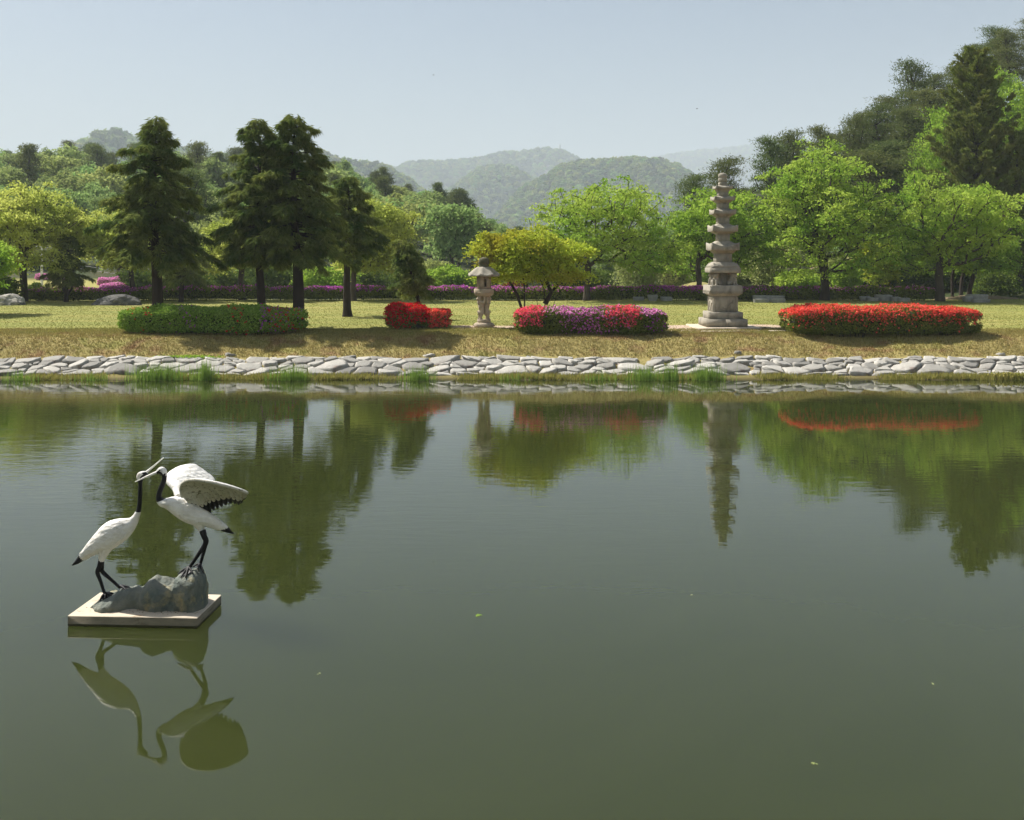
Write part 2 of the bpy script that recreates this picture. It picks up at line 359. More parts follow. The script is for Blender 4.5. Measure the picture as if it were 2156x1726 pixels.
ds = np.unique(np.round(np.concatenate([[-3000, -400, -60, -2, 0, 3, 10, 20, 30, 35.3], np.arange(35.5, 43, .12), np.arange(43, 72, 1.2), np.arange(72, 400, 6), [450, 600, 900, 1500, 3000, 7000]]), 3))
link('ground', grid_mesh('ground', xs, ds, G, [M['ground']]), kind='structure', label='mown lawn and dry grassy bank behind the pond')
wx = np.array([-90, 90]); wd = np.array([-1.6, 36.9])
link('pond_water', grid_mesh('pond_water', wx, wd, lambda x, d: np.zeros_like(x), [M['water']], False), kind='structure', label='still murky green pond water')

# ------------------------------------------------------------------ foliage builders
def unit(v): return v / (np.linalg.norm(v, axis=-1, keepdims=True) + 1e-9)
def rhombs(pos, axis, nrm, ln, wd):
    """leaf-shaped quads: base, side, tip, side"""
    ax = unit(axis); sd = unit(np.cross(ax, nrm)); ln = np.broadcast_to(ln, (len(pos),))[:, None]; wd = np.broadcast_to(wd, (len(pos),))[:, None]
    V = np.stack([pos - ax * ln * .5, pos + sd * wd * .5, pos + ax * ln * .5, pos - sd * wd * .5], 1).reshape(-1, 3)
    P = np.arange(len(pos) * 4).reshape(-1, 4)
    return V, P
def skeleton(rng, stems, targets, k=.32, bow=.10):
    """joins the targets to the stems with a short-path tree; returns nodes, parents"""
    nodes, par, plen = [], [], []
    for st in stems:
        prev = -1
        for p in st:
            p = np.array(p, float); nodes.append(p); par.append(prev)
            plen.append(0 if prev < 0 else plen[prev] + np.linalg.norm(p - nodes[prev])); prev = len(nodes) - 1
    lo = min(s[0][2] for s in stems) + .55 * (max(s[-1][2] for s in stems) - min(s[0][2] for s in stems))
    T = np.asarray(targets); n = len(T)
    best = np.full(n, 1e9); bi = np.zeros(n, int); done = np.zeros(n, bool)
    def relax(j):
        if nodes[j][2] < lo and par[j] >= 0 and j < ns: return
        if j < ns and nodes[j][2] < lo: return
        dv = T - nodes[j]; dist = np.linalg.norm(dv, axis=1)
        c = dist * (1 + .5 * np.clip(-dv[:, 2] / (dist + 1e-6), 0, 1)) + k * plen[j]
        m = (c < best) & ~done; best[m] = c[m]; bi[m] = j
    ns = len(nodes)
    for j in range(ns): relax(j)
    tips = np.zeros(n, int)
    for _ in range(n):
        b = np.where(done, 1e9, best); t = int(np.argmin(b)); done[t] = True
        j = int(bi[t]); a, e = nodes[j], T[t]; L = np.linalg.norm(e - a); segs = max(1, int(L / .7))
        prev = j; side = rng.normal(0, 1, 3) * .06 * L
        for s in range(1, segs + 1):
            f = s / segs; q = a + (e - a) * f + side * math.sin(math.pi * f)
            q[2] += bow * L * math.sin(math.pi * f)
            nodes.append(q); par.append(prev); plen.append(plen[prev] + L / segs); prev = len(nodes) - 1; relax(prev)
        tips[t] = prev
    return np.array(nodes), np.array(par), tips
def wood_mesh(name, nodes, par, r_tip, r_base, mat, expo=2.4, rmin=0):
    n = len(nodes); rad = np.zeros(n); kids = [[] for _ in range(n)]
    for i in range(n):
        if par[i] >= 0: kids[par[i]].append(i)
    order = list(range(n - 1, -1, -1))
    acc = np.zeros(n)
    for i in sorted(order, key=lambda q: -q):
        if not kids[i]: acc[i] = r_tip ** expo
        rad[i] = acc[i] ** (1 / expo)
        if par[i] >= 0: acc[par[i]] += acc[i]
    s = r_base / max(rad.max(), 1e-6)
    rad = np.maximum(rad * s, r_tip * .6)
    mb = MB(); used = set()
    starts = [i for i in range(n) if par[i] < 0]
    stack = [(i, None) for i in starts]
    while stack:
        i, frm = stack.pop()
        chain = [] if frm is None else [frm]
        cur = i
        while True:
            chain.append(cur)
            if not kids[cur]: break
            ks = sorted(kids[cur], key=lambda q: -rad[q])
            for o in ks[1:]: stack.append((o, cur))
            cur = ks[0]
        rr = rad[chain].copy()
        if frm is not None: rr[0] = rr[1]
        if rr.max() < rmin: continue
        if frm is None:
            rr[0] *= 1.35
        if len(chain) >= 2: mb.tube(nodes[chain], rr, 7 if rr[0] > .08 else 4, cap=False)
    return mb.mesh(name, mat, True)
def crown_targets(rng, n, c, r, zmin=-.5, lobes=5, pw=.4):
    """branch-tip positions: an uneven crown made of several overlapping lobes, denser towards their shells"""
    c, r = np.array(c, float), np.array(r, float); nl = lobes + 3
    lc, lr = [np.zeros(3)], [np.array([.72, .72, .72])]
    for i in range(nl):
        a = 2 * math.pi * (i + rng.uniform(-.3, .3)) / nl; h = rng.uniform(-.72, .5); q = rng.uniform(.48, .70)
        lc.append(np.array([q * math.cos(a), q * math.sin(a), h])); lr.append(np.array([.46, .46, .40]) * rng.uniform(.8, 1.2))
    out = []
    while len(out) < n:
        k = 0 if rng.uniform() < .45 else rng.integers(1, nl + 1)
        dv = unit(rng.normal(0, 1, 3)); p = lc[k] + dv * rng.uniform(0, 1) ** pw * lr[k]
        if p[2] < zmin or math.hypot(p[0], p[1]) ** 2.5 + abs(p[2]) ** 2.5 > 1.1: continue
        out.append(c + p * r)
    return np.array(out)
def cluster_leaves(rng, centres, per, rad, flat, ln, wd, droop=.25, up=.6, hang=0.0):
    n = len(centres); C = np.repeat(centres, per, 0); m = len(C)
    sc = np.repeat(rng.uniform(.65, 1.25, n), per)
    off = rng.normal(0, .5, (m, 3)) * rad * sc[:, None]
    off[:, 2] *= flat
    hr = np.linalg.norm(off[:, :2], axis=1)
    off[:, 2] -= droop * hr ** 2 / rad
    if hang: off[:, 2] -= rng.uniform(0, 1, m) ** 1.2 * hang * sc
    nrm = rng.normal(0, 1, (m, 3)) * .7 + np.array([0, 0, up])
    ax = rng.normal(0, 1, (m, 3)); ax[:, :2] += off[:, :2] / (rad + 1e-6) * 1.2; ax[:, 2] -= .35 + (1.6 if hang else 0)
    l = ln * rng.uniform(.65, 1.3, m)
    return rhombs(C + off, ax, nrm, l, l * wd)
def broadleaf_meshes(seed, H, trunk_h, c, r, n, per, crad, flat, ln, leaf, bark, trunk_r, lean=(0, 0), stems=None, wd=.6, droop=.25, hang=0.0, zmin=-.5, pw=.4, k=.32, lobes=5, rtip=.007):
    rng = R(seed)
    if stems is None:
        m = max(3, int(trunk_h / .6)); stems = [[(lean[0] * (i / m) ** 1.5 + .05 * math.sin(i * 1.7 + seed), lean[1] * (i / m), trunk_h * i / m) for i in range(m + 1)]]
    T = crown_targets(rng, n, c, r, zmin, lobes, pw)
    nodes, par, tips = skeleton(rng, stems, T, k)
    tr = wood_mesh('trunk', nodes, par, rtip, trunk_r, bark)
    V, P = cluster_leaves(rng, T, per, crad, flat, ln, wd, droop, .6, hang)
    cr = raw_mesh('crown', V, P, [leaf])
    return tr, cr
def conifer_meshes(seed, H, h0, Rr, nb, dens, leaf, bark, trunk_r, ln=.26, wd=.035, prof=.72, lean=0.0, droop=.34, up=.6, hangw=.8, forks=None):
    rng = R(seed); mb = MB()
    m = 14; tz = np.linspace(-.15, H - .04 * H, m)
    tx = lean * np.clip(tz / H, 0, 1) ** 1.5 + .05 * np.sin(tz * .9 + seed); ty = .05 * np.cos(tz * .7 + seed)
    tp = np.stack([tx, ty, tz], -1); tr = trunk_r * np.clip(1 - tz / H, .06, 1) ** .75; tr[0] *= 1.4
    mb.tube(tp, tr, 9)
    if forks:
        for (fx, fy, fh) in forks: mb.tube([(0, 0, .4), (fx * .7, fy * .7, fh * .4), (fx, fy, fh)], [trunk_r * .7, trunk_r * .55, trunk_r * .3], 7)
    Vs, Ps, cnt = [], [], 0
    pos_l, ax_l, nr_l, ln_l = [], [], [], []
    for i in range(nb):
        t = (i + rng.uniform(0, 1)) / nb; t = t ** 1.05; z = h0 + (H - h0) * t * .985
        pr = ((1 - t) ** prof * .93 + .07) * (.62 + .38 * float(sm(t / .14)))
        L = Rr * pr * rng.choice([rng.uniform(.40, .75), rng.uniform(.7, 1.0), rng.uniform(1.0, 1.38)])
        az = i * 2.399 + rng.uniform(-.5, .5); dx, dy = math.cos(az), math.sin(az)
        sl = -.08 + up * t ** 1.2 + rng.uniform(-.14, .16); dr = droop * rng.uniform(.6, 1.3)
        base = np.array([np.interp(z, tz, tx), np.interp(z, tz, ty), z])
        def pt(s): return base + np.stack([dx * L * s, dy * L * s, L * (sl * s - dr * s ** 2)], -1)
        ss = np.linspace(0, .95, 5); mb.tube(pt(ss), np.linspace(.013 * L + .012, .006, 5), 4, cap=False)
        ntw = int(6.0 * L) + 4; per = max(4, int(dens * L * 3 / ntw))
        ts = np.sort(rng.uniform(.22, 1.0, ntw) ** .8); sd_ = np.where(np.arange(ntw) % 2 == 0, 1, -1) * rng.uniform(.4, 1, ntw); tl = (.14 + .42 * L ** .7 * (1.08 - ts)) * rng.uniform(.6, 1.2, ntw)
        q = ntw * per; f = rng.uniform(0, 1, q) ** .8; T3 = lambda v: np.repeat(v, per)
        w = T3(sd_ * tl) * f; fwd = T3(tl) * f * .55
        p = pt(T3(ts)); p[:, 0] += -dy * w + dx * fwd; p[:, 1] += dx * w + dy * fwd; p[:, 2] += -.30 * np.abs(w) - .25 * f * fwd + .05
        ax = np.stack([dx * .5 - dy * np.sign(w) * .5, dy * .5 + dx * np.sign(w) * .5, -np.full(q, hangw)], -1) + rng.normal(0, .34, (q, 3))
        pos_l.append(p + rng.normal(0, .035, (q, 3))); ax_l.append(ax); nr_l.append(rng.normal(0, 1, (q, 3)) + np.array([0, 0, .5])); ln_l.append(ln * rng.uniform(.55, 1.35, q))
    p = np.concatenate(pos_l); l = np.concatenate(ln_l)
    V, P = rhombs(p + unit(np.concatenate(ax_l)) * l[:, None] * .5, np.concatenate(ax_l), np.concatenate(nr_l), l, wd)
    return mb.mesh('trunk', bark, True), raw_mesh('crown', V, P, [leaf])
def pine_meshes(seed, H, crown0, Rr, npads, per, leaf, bark, trunk_r, ln=.45, flat=.35, prof=.8, lean=.6):
    """an open pine: bare crooked trunk, flat pads of upturned needle tufts"""
    rng = R(seed); m = 9; tz = np.linspace(0, H * .96, m); wob = np.cumsum(rng.normal(0, .16, (m, 2)), 0) * np.linspace(0, 1, m)[:, None]
    st = [[(wob[i, 0] + lean * (tz[i] / H) ** 2, wob[i, 1], tz[i]) for i in range(m)]]
    T = []
    for i in range(npads):
        t = (i + rng.uniform(0, 1)) / npads; z = crown0 + (H - crown0) * t
        rr = Rr * ((1 - t) ** prof * .85 + .18) * rng.uniform(.35, 1.1); a = rng.uniform(0, 2 * math.pi)
        T.append((np.interp(z, tz, [s[0] for s in st[0]]) + rr * math.cos(a), np.interp(z, tz, [s[1] for s in st[0]]) + rr * math.sin(a), z + .12 * rr))
    T = np.array(T); nodes, par, tips = skeleton(rng, st, T, .5, .02)
    tr = wood_mesh('trunk', nodes, par, .02, trunk_r, bark)
    n = len(T); C = np.repeat(T, per, 0); mm = len(C); rad = Rr * .36
    off = rng.normal(0, .5, (mm, 3)) * rad; off[:, 2] *= flat
    ax = rng.normal(0, .8, (mm, 3)) + np.array([0, 0, .7]); ax[:, :2] += off[:, :2] / rad
    l = ln * rng.uniform(.6, 1.3, mm)
    V, P = rhombs(C + off, ax, rng.normal(0, 1, (mm, 3)), l, l * .22)
    return tr, raw_mesh('crown', V, P, [leaf])
def tree_obj(name, meshes, loc, label, cat, group=None, rz=0.0, scale=None):
    r = root(name, loc, label, cat, group, rz)
    link('trunk', meshes[0], r); link('crown', meshes[1], r)
    if scale: r.scale = scale
    return r

# ------------------------------------------------------------------ stone revetment along the far shore
def clip_poly(poly, a, b, c):
    """keeps the part of a convex polygon with a*x + b*y <= c"""
    out = []
    for i in range(len(poly)):
        p, q = poly[i], poly[(i + 1) % len(poly)]
        fp, fq = a * p[0] + b * p[1] - c, a * q[0] + b * q[1] - c
        if fp <= 0: out.append(p)
        if (fp < 0 < fq) or (fq < 0 < fp):
            t = fp / (fp - fq); out.append((p[0] + (q[0] - p[0]) * t, p[1] + (q[1] - p[1]) * t))
    return out
def shore_point(u, v):
    """u along the shore, v metres up the slope of the revetment -> point and frame"""
    d0, d1 = 36.72, 37.80
    d = d0 + (d1 - d0) * v / 1.22
    return np.array([u, d, gz(u, d)])
rng = R(11)
seeds = []
tries = 0
while len(seeds) < 300 and tries < 20000:
    tries += 1
    p = np.array([rng.uniform(-19.2, 19.2), rng.uniform(-.02, 1.25)])
    w = rng.choice([.12, .16, .22, .30, .42]) * (1.0 if p[1] < .75 else .72)
    if all(math.hypot((p[0] - s[0][0]) * .62, p[1] - s[0][1]) > .60 * (w + s[1]) for s in seeds): seeds.append((p, w))
wall = link('stone_revetment', None, None, (0, 37.4, .3), None, None, 'low sloping dry stone wall of pale rocks along the far shore', 'stone wall')
inv = Vector((0, -37.4, -.3))
for si, (p, w) in enumerate(seeds):
    poly = [(p[0] - 1.1, -.05), (p[0] + 1.1, -.05), (p[0] + 1.1, 1.30 + .05 * math.sin(p[0] * 5)), (p[0] - 1.1, 1.30 + .05 * math.sin(p[0] * 5))]
    for q, w2 in seeds:
        if q is p or abs(q[0] - p[0]) > 2.2: continue
        # power-diagram bisector in the stretched metric
        ax, ay = 2 * .62 ** 2 * (q[0] - p[0]), 2 * (q[1] - p[1])
        cc = .62 ** 2 * (q[0] ** 2 - p[0] ** 2) + q[1] ** 2 - p[1] ** 2 + .75 * (w * w - w2 * w2)
        poly = clip_poly(poly, ax, ay, cc)
        if len(poly) < 3: break
    if len(poly) < 3: continue
    poly = np.array(poly); cen = poly.mean(0)
    ext = poly.max(0) - poly.min(0)
    if ext.min() < .07: continue
    sz = min(ext)
    # uneven joint: pull every corner in by a joint of 1.5-4 cm
    dv = poly - cen; ln_ = np.linalg.norm(dv, axis=1)[:, None]
    poly = cen + dv * np.clip(1 - (.012 + rng.uniform(0, .026, (len(poly), 1))) / ln_, .4, 1)
    keep = [i for i in range(len(poly)) if np.linalg.norm(poly[i] - poly[i - 1]) > .05]
    if len(keep) < 3: continue
    poly = poly[keep]; n = len(poly)
    # round some corners by splitting edges
    P2 = []
    for i in range(n):
        a, b = poly[i], poly[(i + 1) % n]; P2.append(a)
        if np.linalg.norm(b - a) > .22: P2.append((a + b) / 2 + rng.normal(0, .012, 2))
    poly = np.array(P2); n = len(poly); cen = poly.mean(0)
    th = .02 + .11 * rng.uniform(.4, 1) * min(1, sz / .4); tilt = rng.normal(0, .10, 2)
    nrm = np.array([0, -.38, .92])
    def lift(q, h):
        b = shore_point(q[0], q[1]); dq = q - cen
        return b + nrm * (h + tilt[0] * dq[0] + tilt[1] * dq[1])
    r0 = [lift(q, -.12) for q in poly]
    r1 = [lift(cen + (q - cen) * .99, th * rng.uniform(.62, .95)) for q in poly]
    r2 = [lift(cen + (q - cen) * rng.uniform(.68, .82), th * rng.uniform(.95, 1.2)) for q in poly]
    mb = MB(); o0 = lift(cen, 0)
    mb.rings([np.array(r0) - o0, np.array(r1) - o0, np.array(r2) - o0], cap0=False)
    link('stone', mb.mesh('stone', M['stone']), wall, Vector(o0) + inv)
# a few flat stones lying loose on the turf above the wall
for i, (px, py, w, h) in enumerate([(486, 750, 20, 6), (905, 754, 24, 5), (1552, 748, 14, 7), (2106, 751, 16, 6)]):
    d = 38.2; p = at(px, py, d); p.z = gz(p.x, d) + .02; s = d / F; rg = R(300 + i)
    mb = MB(); n = 7; th = np.arange(n) / n * 2 * math.pi + rg.uniform(0, 1)
    rr = rg.uniform(.75, 1.1, n); hh = max(.05, h * s * .5)
    rings = [np.stack([np.cos(th) * rr * w * s * .6 * f, np.sin(th) * rr * w * s * .35 * f, np.full(n, z) + rg.normal(0, .012, n)], -1) for f, z in ((1, -.05), (1.02, hh * .55), (.7, hh))]
    mb.rings(rings, cap0=False)
    link('loose_stone', mb.mesh('loose_stone', M['stone']), None, p, (rg.normal(0, .08), rg.normal(0, .08), 0), None,
         'small flat loose stone on the turf above the %s' % ['wall below the green hedge', 'wall below the small crimson hedge', 'wall below the pagoda', 'wall near its right end'][i], 'stone', 'loose stones above the revetment')

# ------------------------------------------------------------------ waterside grass and reeds
rng = R(21)
def blades(rng, P0, h, w, lean=.35):
    n = len(P0); a = rng.uniform(0, 2 * math.pi, n); dx = np.stack([np.cos(a), np.sin(a), np.zeros(n)], -1)
    h = np.broadcast_to(h, (n,))[:, None]; w = np.broadcast_to(w, (n,))[:, None]
    b = rng.uniform(0, 2 * math.pi, n); ld = np.stack([np.cos(b), np.sin(b), np.zeros(n)], -1) * (rng.uniform(0, lean, n)[:, None]) * h
    tip = P0 + ld + np.array([0, 0, 1]) * h
    V = np.stack([P0 - dx * w * .5, P0 + dx * w * .5, tip], 1).reshape(-1, 3)
    return V, np.arange(n * 3).reshape(-1, 3)
# low fringe of dry and green grass on the ledge between wall and water
n = 26000; x = rng.uniform(-21, 21, n); d = 36.12 + np.abs(rng.normal(0, .34, n)); keep = (np.sin(x * 1.3 + 2) + np.sin(x * .53) + .5 * np.sin(x * 3.1) + rng.normal(0, .35, n) + .55 > 0) & (d < 37.0)
x, d = x[keep], d[keep]; V, P = blades(rng, np.stack([x, d, G(x, d) - .01], -1), rng.uniform(.06, .20, len(x)) * (1.15 - .45 * (d - 36.1)), .03)
link('waterside_grass', raw_mesh('waterside_grass', V, P, [M['fringe']]), kind='stuff', label='low fringe of grass between the stones and the water', cat='grass')
rest = [(45, 800, 42, 60, .34, 'at the far left end of the shore'), (200, 797, 50, 46, .3, 'short and sparse below the big flat stones at left'), (335, 800, 72, 210, .55, 'widest clump on the left shore'), (432, 795, 26, 100, .62, 'tall and narrow beside the widest left clump'), (598, 795, 40, 90, .48, 'below the shaded bank'),
        (630, 796, 24, 60, .5, 'narrow, right of the clump below the shaded bank'), (880, 797, 36, 110, .46, 'below the small crimson hedge'), (1080, 795, 60, 36, .3, 'thin, below the mixed azalea hedge'), (1360, 797, 48, 130, .5, 'dense, left of the pagoda'), (1412, 797, 24, 50, .6, 'tall thin, between the two dense clumps left of the pagoda'), (1490, 797, 44, 140, .52, 'dense, just below the pagoda'), (1265, 797, 40, 40, .36, 'thin, left of the dense clumps by the pagoda')]
for i, (px, py, wpx, nb, h, lab) in enumerate(rest):
    d = 36.1; p = at(px, 800, d); rg = R(500 + i); nn = int(nb * 2.6)
    x = rg.normal(0, .45, nn) * wpx / F * d * 1.0; y = rg.normal(0, .11, nn)
    V, P = blades(rg, np.stack([x, y, np.full(nn, -.06)], -1), h * 1.15 * rg.uniform(.45, 1.15, nn), .022, .28)
    link('reed_clump', raw_mesh('reed_clump', V, P, [M['reed']]), None, (p.x, d, .02), None, None, 'clump of green reeds, ' + lab, 'reeds', 'reed clumps along the far shore')
# bushy green tufts at the right end and a yellow-green creeper over the stones
for nm, px, py, d, rx, rz, k, mt, lab in (('creeper_patch', 400, 748, 37.95, .85, .10, 900, 'zel_g', 'low yellow-green creeper spilling over the stones below the green hedge'), ('shore_shrub', 2130, 788, 36.4, .8, .2, 900, 'fringe', 'bushy green weeds at the right end of the waterline')):
    rg = R(int(px)); p = at(px, py, d); g = gz(p.x, d)
    pos = rg.normal(0, .5, (k, 3)) * np.array([rx, .2, rz * .5]); pos[:, 2] = np.abs(pos[:, 2]) + .04
    l = rg.uniform(.05, .11, k); V, P = rhombs(pos, rg.normal(0, 1, (k, 3)), rg.normal(0, 1, (k, 3)) + np.array([0, 0, .8]), l, l * .6)
    link(nm, raw_mesh(nm, V, P, [M[mt]]), None, (p.x, d, g), None, None, lab, 'plant')
# turf blades on the bank and, sparser, on the lawn
rng = R(22)
n = 115000; x = rng.uniform(-21, 21, n); d = rng.uniform(38.0, 42.6, n)
V, P = blades(rng, np.stack([x, d, G(x, d) - .012], -1), rng.uniform(.035, .10, n), .035, .9)
link('bank_grass', raw_mesh('bank_grass', V, P, [M['blade']]), kind='stuff', label='short dry tan grass on the sloping bank', cat='grass')
n = 120000; d = 42.5 + 25 * rng.uniform(0, 1, n) ** 1.2; x = rng.uniform(-.52, .52, n) * d
V, P = blades(rng, np.stack([x, d, G(x, d) - .012], -1), rng.uniform(.02, .05, n), .05, 1.2)
link('lawn_grass', raw_mesh('lawn_grass', V, P, [M['blade']]), kind='stuff', label='short mown green lawn grass', cat='grass')

# ------------------------------------------------------------------ hedges
def spow(v, e): return np.sign(v) * np.abs(v) ** e
def hedge_surface(rng, n, a, b, h, e1=.45, e2=.55, phi0=-.75, top=0.0):
    """points and outward normals on a clipped superquadric mound"""
    th = rng.uniform(0, 2 * math.pi, n * 2); u = rng.uniform(math.sin(phi0), 1, n * 2); ph = np.arcsin(u)
    if top: ph = np.where(rng.uniform(0, 1, n * 2) < top, np.arcsin(rng.uniform(.35, 1, n * 2)), ph)
    x = a * spow(np.cos(th), e1) * spow(np.cos(ph), e2); y = b * spow(np.sin(th), e1) * spow(np.cos(ph), e2); z = h * .52 + h * .48 * spow(np.sin(ph), e2)
    nx = spow(np.cos(th), 2 - e1) * spow(np.cos(ph), 2 - e2) / a; ny = spow(np.sin(th), 2 - e1) * spow(np.cos(ph), 2 - e2) / b; nz = spow(np.sin(ph), 2 - e2) / (h * .48)
    # even out: fill the flat top and long faces with box-like samples
    fx = rng.uniform(-1, 1, n); fy = rng.uniform(-1, 1, n)
    rr = (np.abs(fx) ** (2 / e1) + np.abs(fy) ** (2 / e1)) ** (e1 / 2); ok = rr < .97; fx, fy, rr = fx[ok], fy[ok], rr[ok]
    fz = h * .52 + h * .48 * (1 - rr ** (2 / e2)) ** (e2 / 2)
    gx, gy = fx * a, fy * b
    nn = unit(np.stack([np.r_[nx, .6 * fx ** 3 / a], np.r_[ny, .6 * fy ** 3 / b], np.r_[nz, np.full(len(fx), 1 / h)]], -1))
    # front and back faces
    m = n; qx = rng.uniform(-.93, .93, m); qz = rng.uniform(.08, .9, m); sy = rng.choice([-1, -1, -1, 1], m)
    zz = (qz * h - h * .52) / (h * .48); cph = (1 - np.abs(np.clip(zz, -.98, .98)) ** (2 / e2)) ** (e2 / 2)
    ry = np.clip(1 - (np.abs(qx) / np.maximum(cph, .05)) ** (2 / e1), 0, 1) ** (e1 / 2)
    ok = ry > .2
    F_ = np.stack([qx * a, sy * b * ry * cph, qz * h], -1)[ok]; Fn = np.stack([qx * .2, sy, np.clip(zz, -1, 1) * .4], -1)[ok]
    return np.concatenate([np.stack([np.r_[x, gx], np.r_[y, gy], np.r_[z, fz]], -1), F_]), np.concatenate([nn, unit(Fn)])
def lumpy(p, s, seed):
    return np.sin(p[:, 0] * 2.1 * s + seed) * .5 + np.sin(p[:, 0] * 4.7 * s + p[:, 1] * 3.1 + seed * 2) * .3 + np.sin(p[:, 0] * 9.7 * s + p[:, 2] * 6 + seed * 3) * .2
def hedge(name, loc, a, b, h, nleaf, leaf, flowers, label, cat='hedge', group=None, seed=1, lsz=.075, rz=0.0, lobes=None, phi0=-.75, ea=.45, e2=.5):
    """flowers: list of (part name, material, count, chooser(points, normals, rng) -> weight 0..1)"""
    rng = R(seed); r = root(name, loc, label, cat, group, rz)
    lobes = lobes or [(0, 0, a, b, h)]
    def sample(n, top=0.0):
        ps, ns = [], []
        for (ox, oy, la, lb, lh) in lobes:
            p, q = hedge_surface(rng, int(n * la * lb / sum(l[2] * l[3] for l in lobes) / 3) + 10, la, lb, lh, ea, e2, phi0, top)
            p = p + np.array([ox, oy, 0]); ps.append(p); ns.append(q)
        p, q = np.concatenate(ps), np.concatenate(ns)
        bump = lumpy(p, 1.0, seed) * .085 + rng.normal(0, .03, len(p)) - np.abs(rng.normal(0, .045, len(p)))
        p = p + q * bump[:, None]; p[:, 2] = np.maximum(p[:, 2], .01)
        return p, q
    mb = MB()
    for (ox, oy, la, lb, lh) in lobes:
        rings = []
        for ph in np.linspace(-1.1, 1.5, 9):
            th = np.arange(28) / 28 * 2 * math.pi; cph = abs(math.cos(ph)) ** .6
            rings.append(np.stack([ox + .9 * la * spow(np.cos(th), .5) * cph, oy + .86 * lb * spow(np.sin(th), .5) * cph, np.full(28, lh * .48 + lh * .42 * float(spow(np.array(math.sin(ph)), .6)))], -1))
        mb.rings(rings)
        # stems reaching the ground round the foot
        for i in range(int(26 * la)):
            t = rng.uniform(0, 2 * math.pi); x, y = ox + la * .86 * spow(np.array(math.cos(t)), .5) * rng.uniform(.75, 1), oy + lb * .8 * spow(np.array(math.sin(t)), .5)
            mb.tube([(x * 1.0, y, -.1), (x + rng.normal(0, .06), y + rng.normal(0, .06), lh * .4)], [.012, .008], 4, cap=False)
    link('twigs', mb.mesh('twigs', M['core'], True), r)
    p, q = sample(nleaf); n = len(p)
    l = lsz * rng.uniform(.6, 1.35, n)
    V, P = rhombs(p, rng.normal(0, 1, (n, 3)) + q * .4, q + rng.normal(0, .55, (n, 3)), l, l * .62)
    link('leaves', raw_mesh('leaves', V, P, [leaf]), r, kind='stuff')
    for (pn, mt, cnt, fn) in flowers:
        p, q = sample(cnt, .35); w = fn(p, q, rng); k = rng.uniform(0, 1, len(p)) < w; p, q = p[k] + q[k] * .035, q[k]; n = len(p)
        if n < 4: continue
        # an open blossom: three crossing petals, each a leaf-shaped quad tilted off the surface
        l = .085 * (lsz / .075) ** .5 * rng.uniform(.7, 1.25, n)
        V1, P1 = rhombs(p, rng.normal(0, 1, (n, 3)), q + rng.normal(0, .35, (n, 3)), l, l * .75)
        V2, P2 = rhombs(p, rng.normal(0, 1, (n, 3)), q + rng.normal(0, .6, (n, 3)), l, l * .7)
        link(pn, raw_mesh(pn, np.concatenate([V1, V2]), np.concatenate([P1, P2 + len(V1)]), [mt]), r, kind='stuff')
    return r
def loc_on(px, d, dz=0): x = (px - CX) / F * d; return (x, d, gz(x, d) + dz)
N2 = lambda p, s, sd: .5 + .5 * lumpy(p, s, sd)
def topw(lo, hi): return lambda p, q, r: sm((q[:, 2] - lo) / (hi - lo))
hedge('red_azalea_hedge', loc_on(1847, 40.75, -.06), 3.55, 1.12, 1.02, 24000, M['azalea'], [
    ('red_blossoms', M['red'], 15000, lambda p, q, r: np.clip(sm((q[:, 2] + .35) / 1.0) * (.35 + .8 * N2(p, 1.2, 3)) * (.25 + .75 * sm((p[:, 2] - .25) / .6)) * 1.05, 0, 1))],
    'long clipped azalea hedge covered in red blossom, right of the pagoda', seed=31, ea=.32, e2=.42)
hedge('mixed_azalea_hedge', loc_on(1243, 40.8, -.05), 2.85, 1.05, .95, 20000, M['azalea'], [
    ('pink_red_blossoms', M['pinkred'], 9000, lambda p, q, r: .8 * np.clip(sm((-p[:, 0] - 1.6) / .5) + sm((p[:, 0] - .2) / .5) * sm((1.9 - p[:, 0]) / .5) * sm((N2(p, .6, 5.2) - .2) / .3), 0, 1) * sm((q[:, 2] + .55) / .9) * (p[:, 2] > .35)),
    ('magenta_blossoms', M['magenta'], 8000, lambda p, q, r: .34 * np.clip(sm((.9 - np.abs(p[:, 0] + .35)) / .4) + .35 * sm((N2(p, .7, 1.1) - .5) / .2), 0, 1) * sm((q[:, 2] + .9) / .9)),
    ('purple_blossoms', M['purple'], 6000, lambda p, q, r: .34 * np.clip(sm((p[:, 1] - .2) / .5) * (np.abs(p[:, 0] + .1) < 1.3) + .45 * sm((p[:, 0] - 1.7) / .4) + .25 * sm((N2(p, .6, 2.4) - .6) / .2), 0, 1) * sm((q[:, 2] + .9) / .9)),
    ('pink_blossoms', M['pink'], 6000, lambda p, q, r: .6 * np.clip(sm((1.2 - np.abs(p[:, 0] + .8)) / .4) * .6 + sm((p[:, 0] - 1.5) / .5), 0, 1) * sm((q[:, 2] - .1) / .6))],
    'clipped azalea hedge with mixed pink, red and purple blossom, below the maple', seed=37, ea=.4, e2=.45)
hedge('crimson_azalea_hedge', loc_on(880, 42.9, 0), 1.2, .9, .9, 9000, M['azalea'], [
    ('crimson_blossoms', M['crimson'], 8000, lambda p, q, r: np.clip(sm((q[:, 2] + .45) / 1.0) * .8 * (p[:, 0] < .5) + sm((p[:, 0] - .3) / .3) * .05, 0, 1)),
    ('red_blossoms', M['red'], 6000, lambda p, q, r: .95 * sm((p[:, 0] - .35) / .3) * sm((q[:, 2] + .9) / .7))],
    'small two-lobed azalea hedge with crimson blossom, left of the stone lantern', seed=41, lobes=[(-.42, -.05, .80, .85, .88), (.60, .1, .66, .7, .74)], ea=.8)
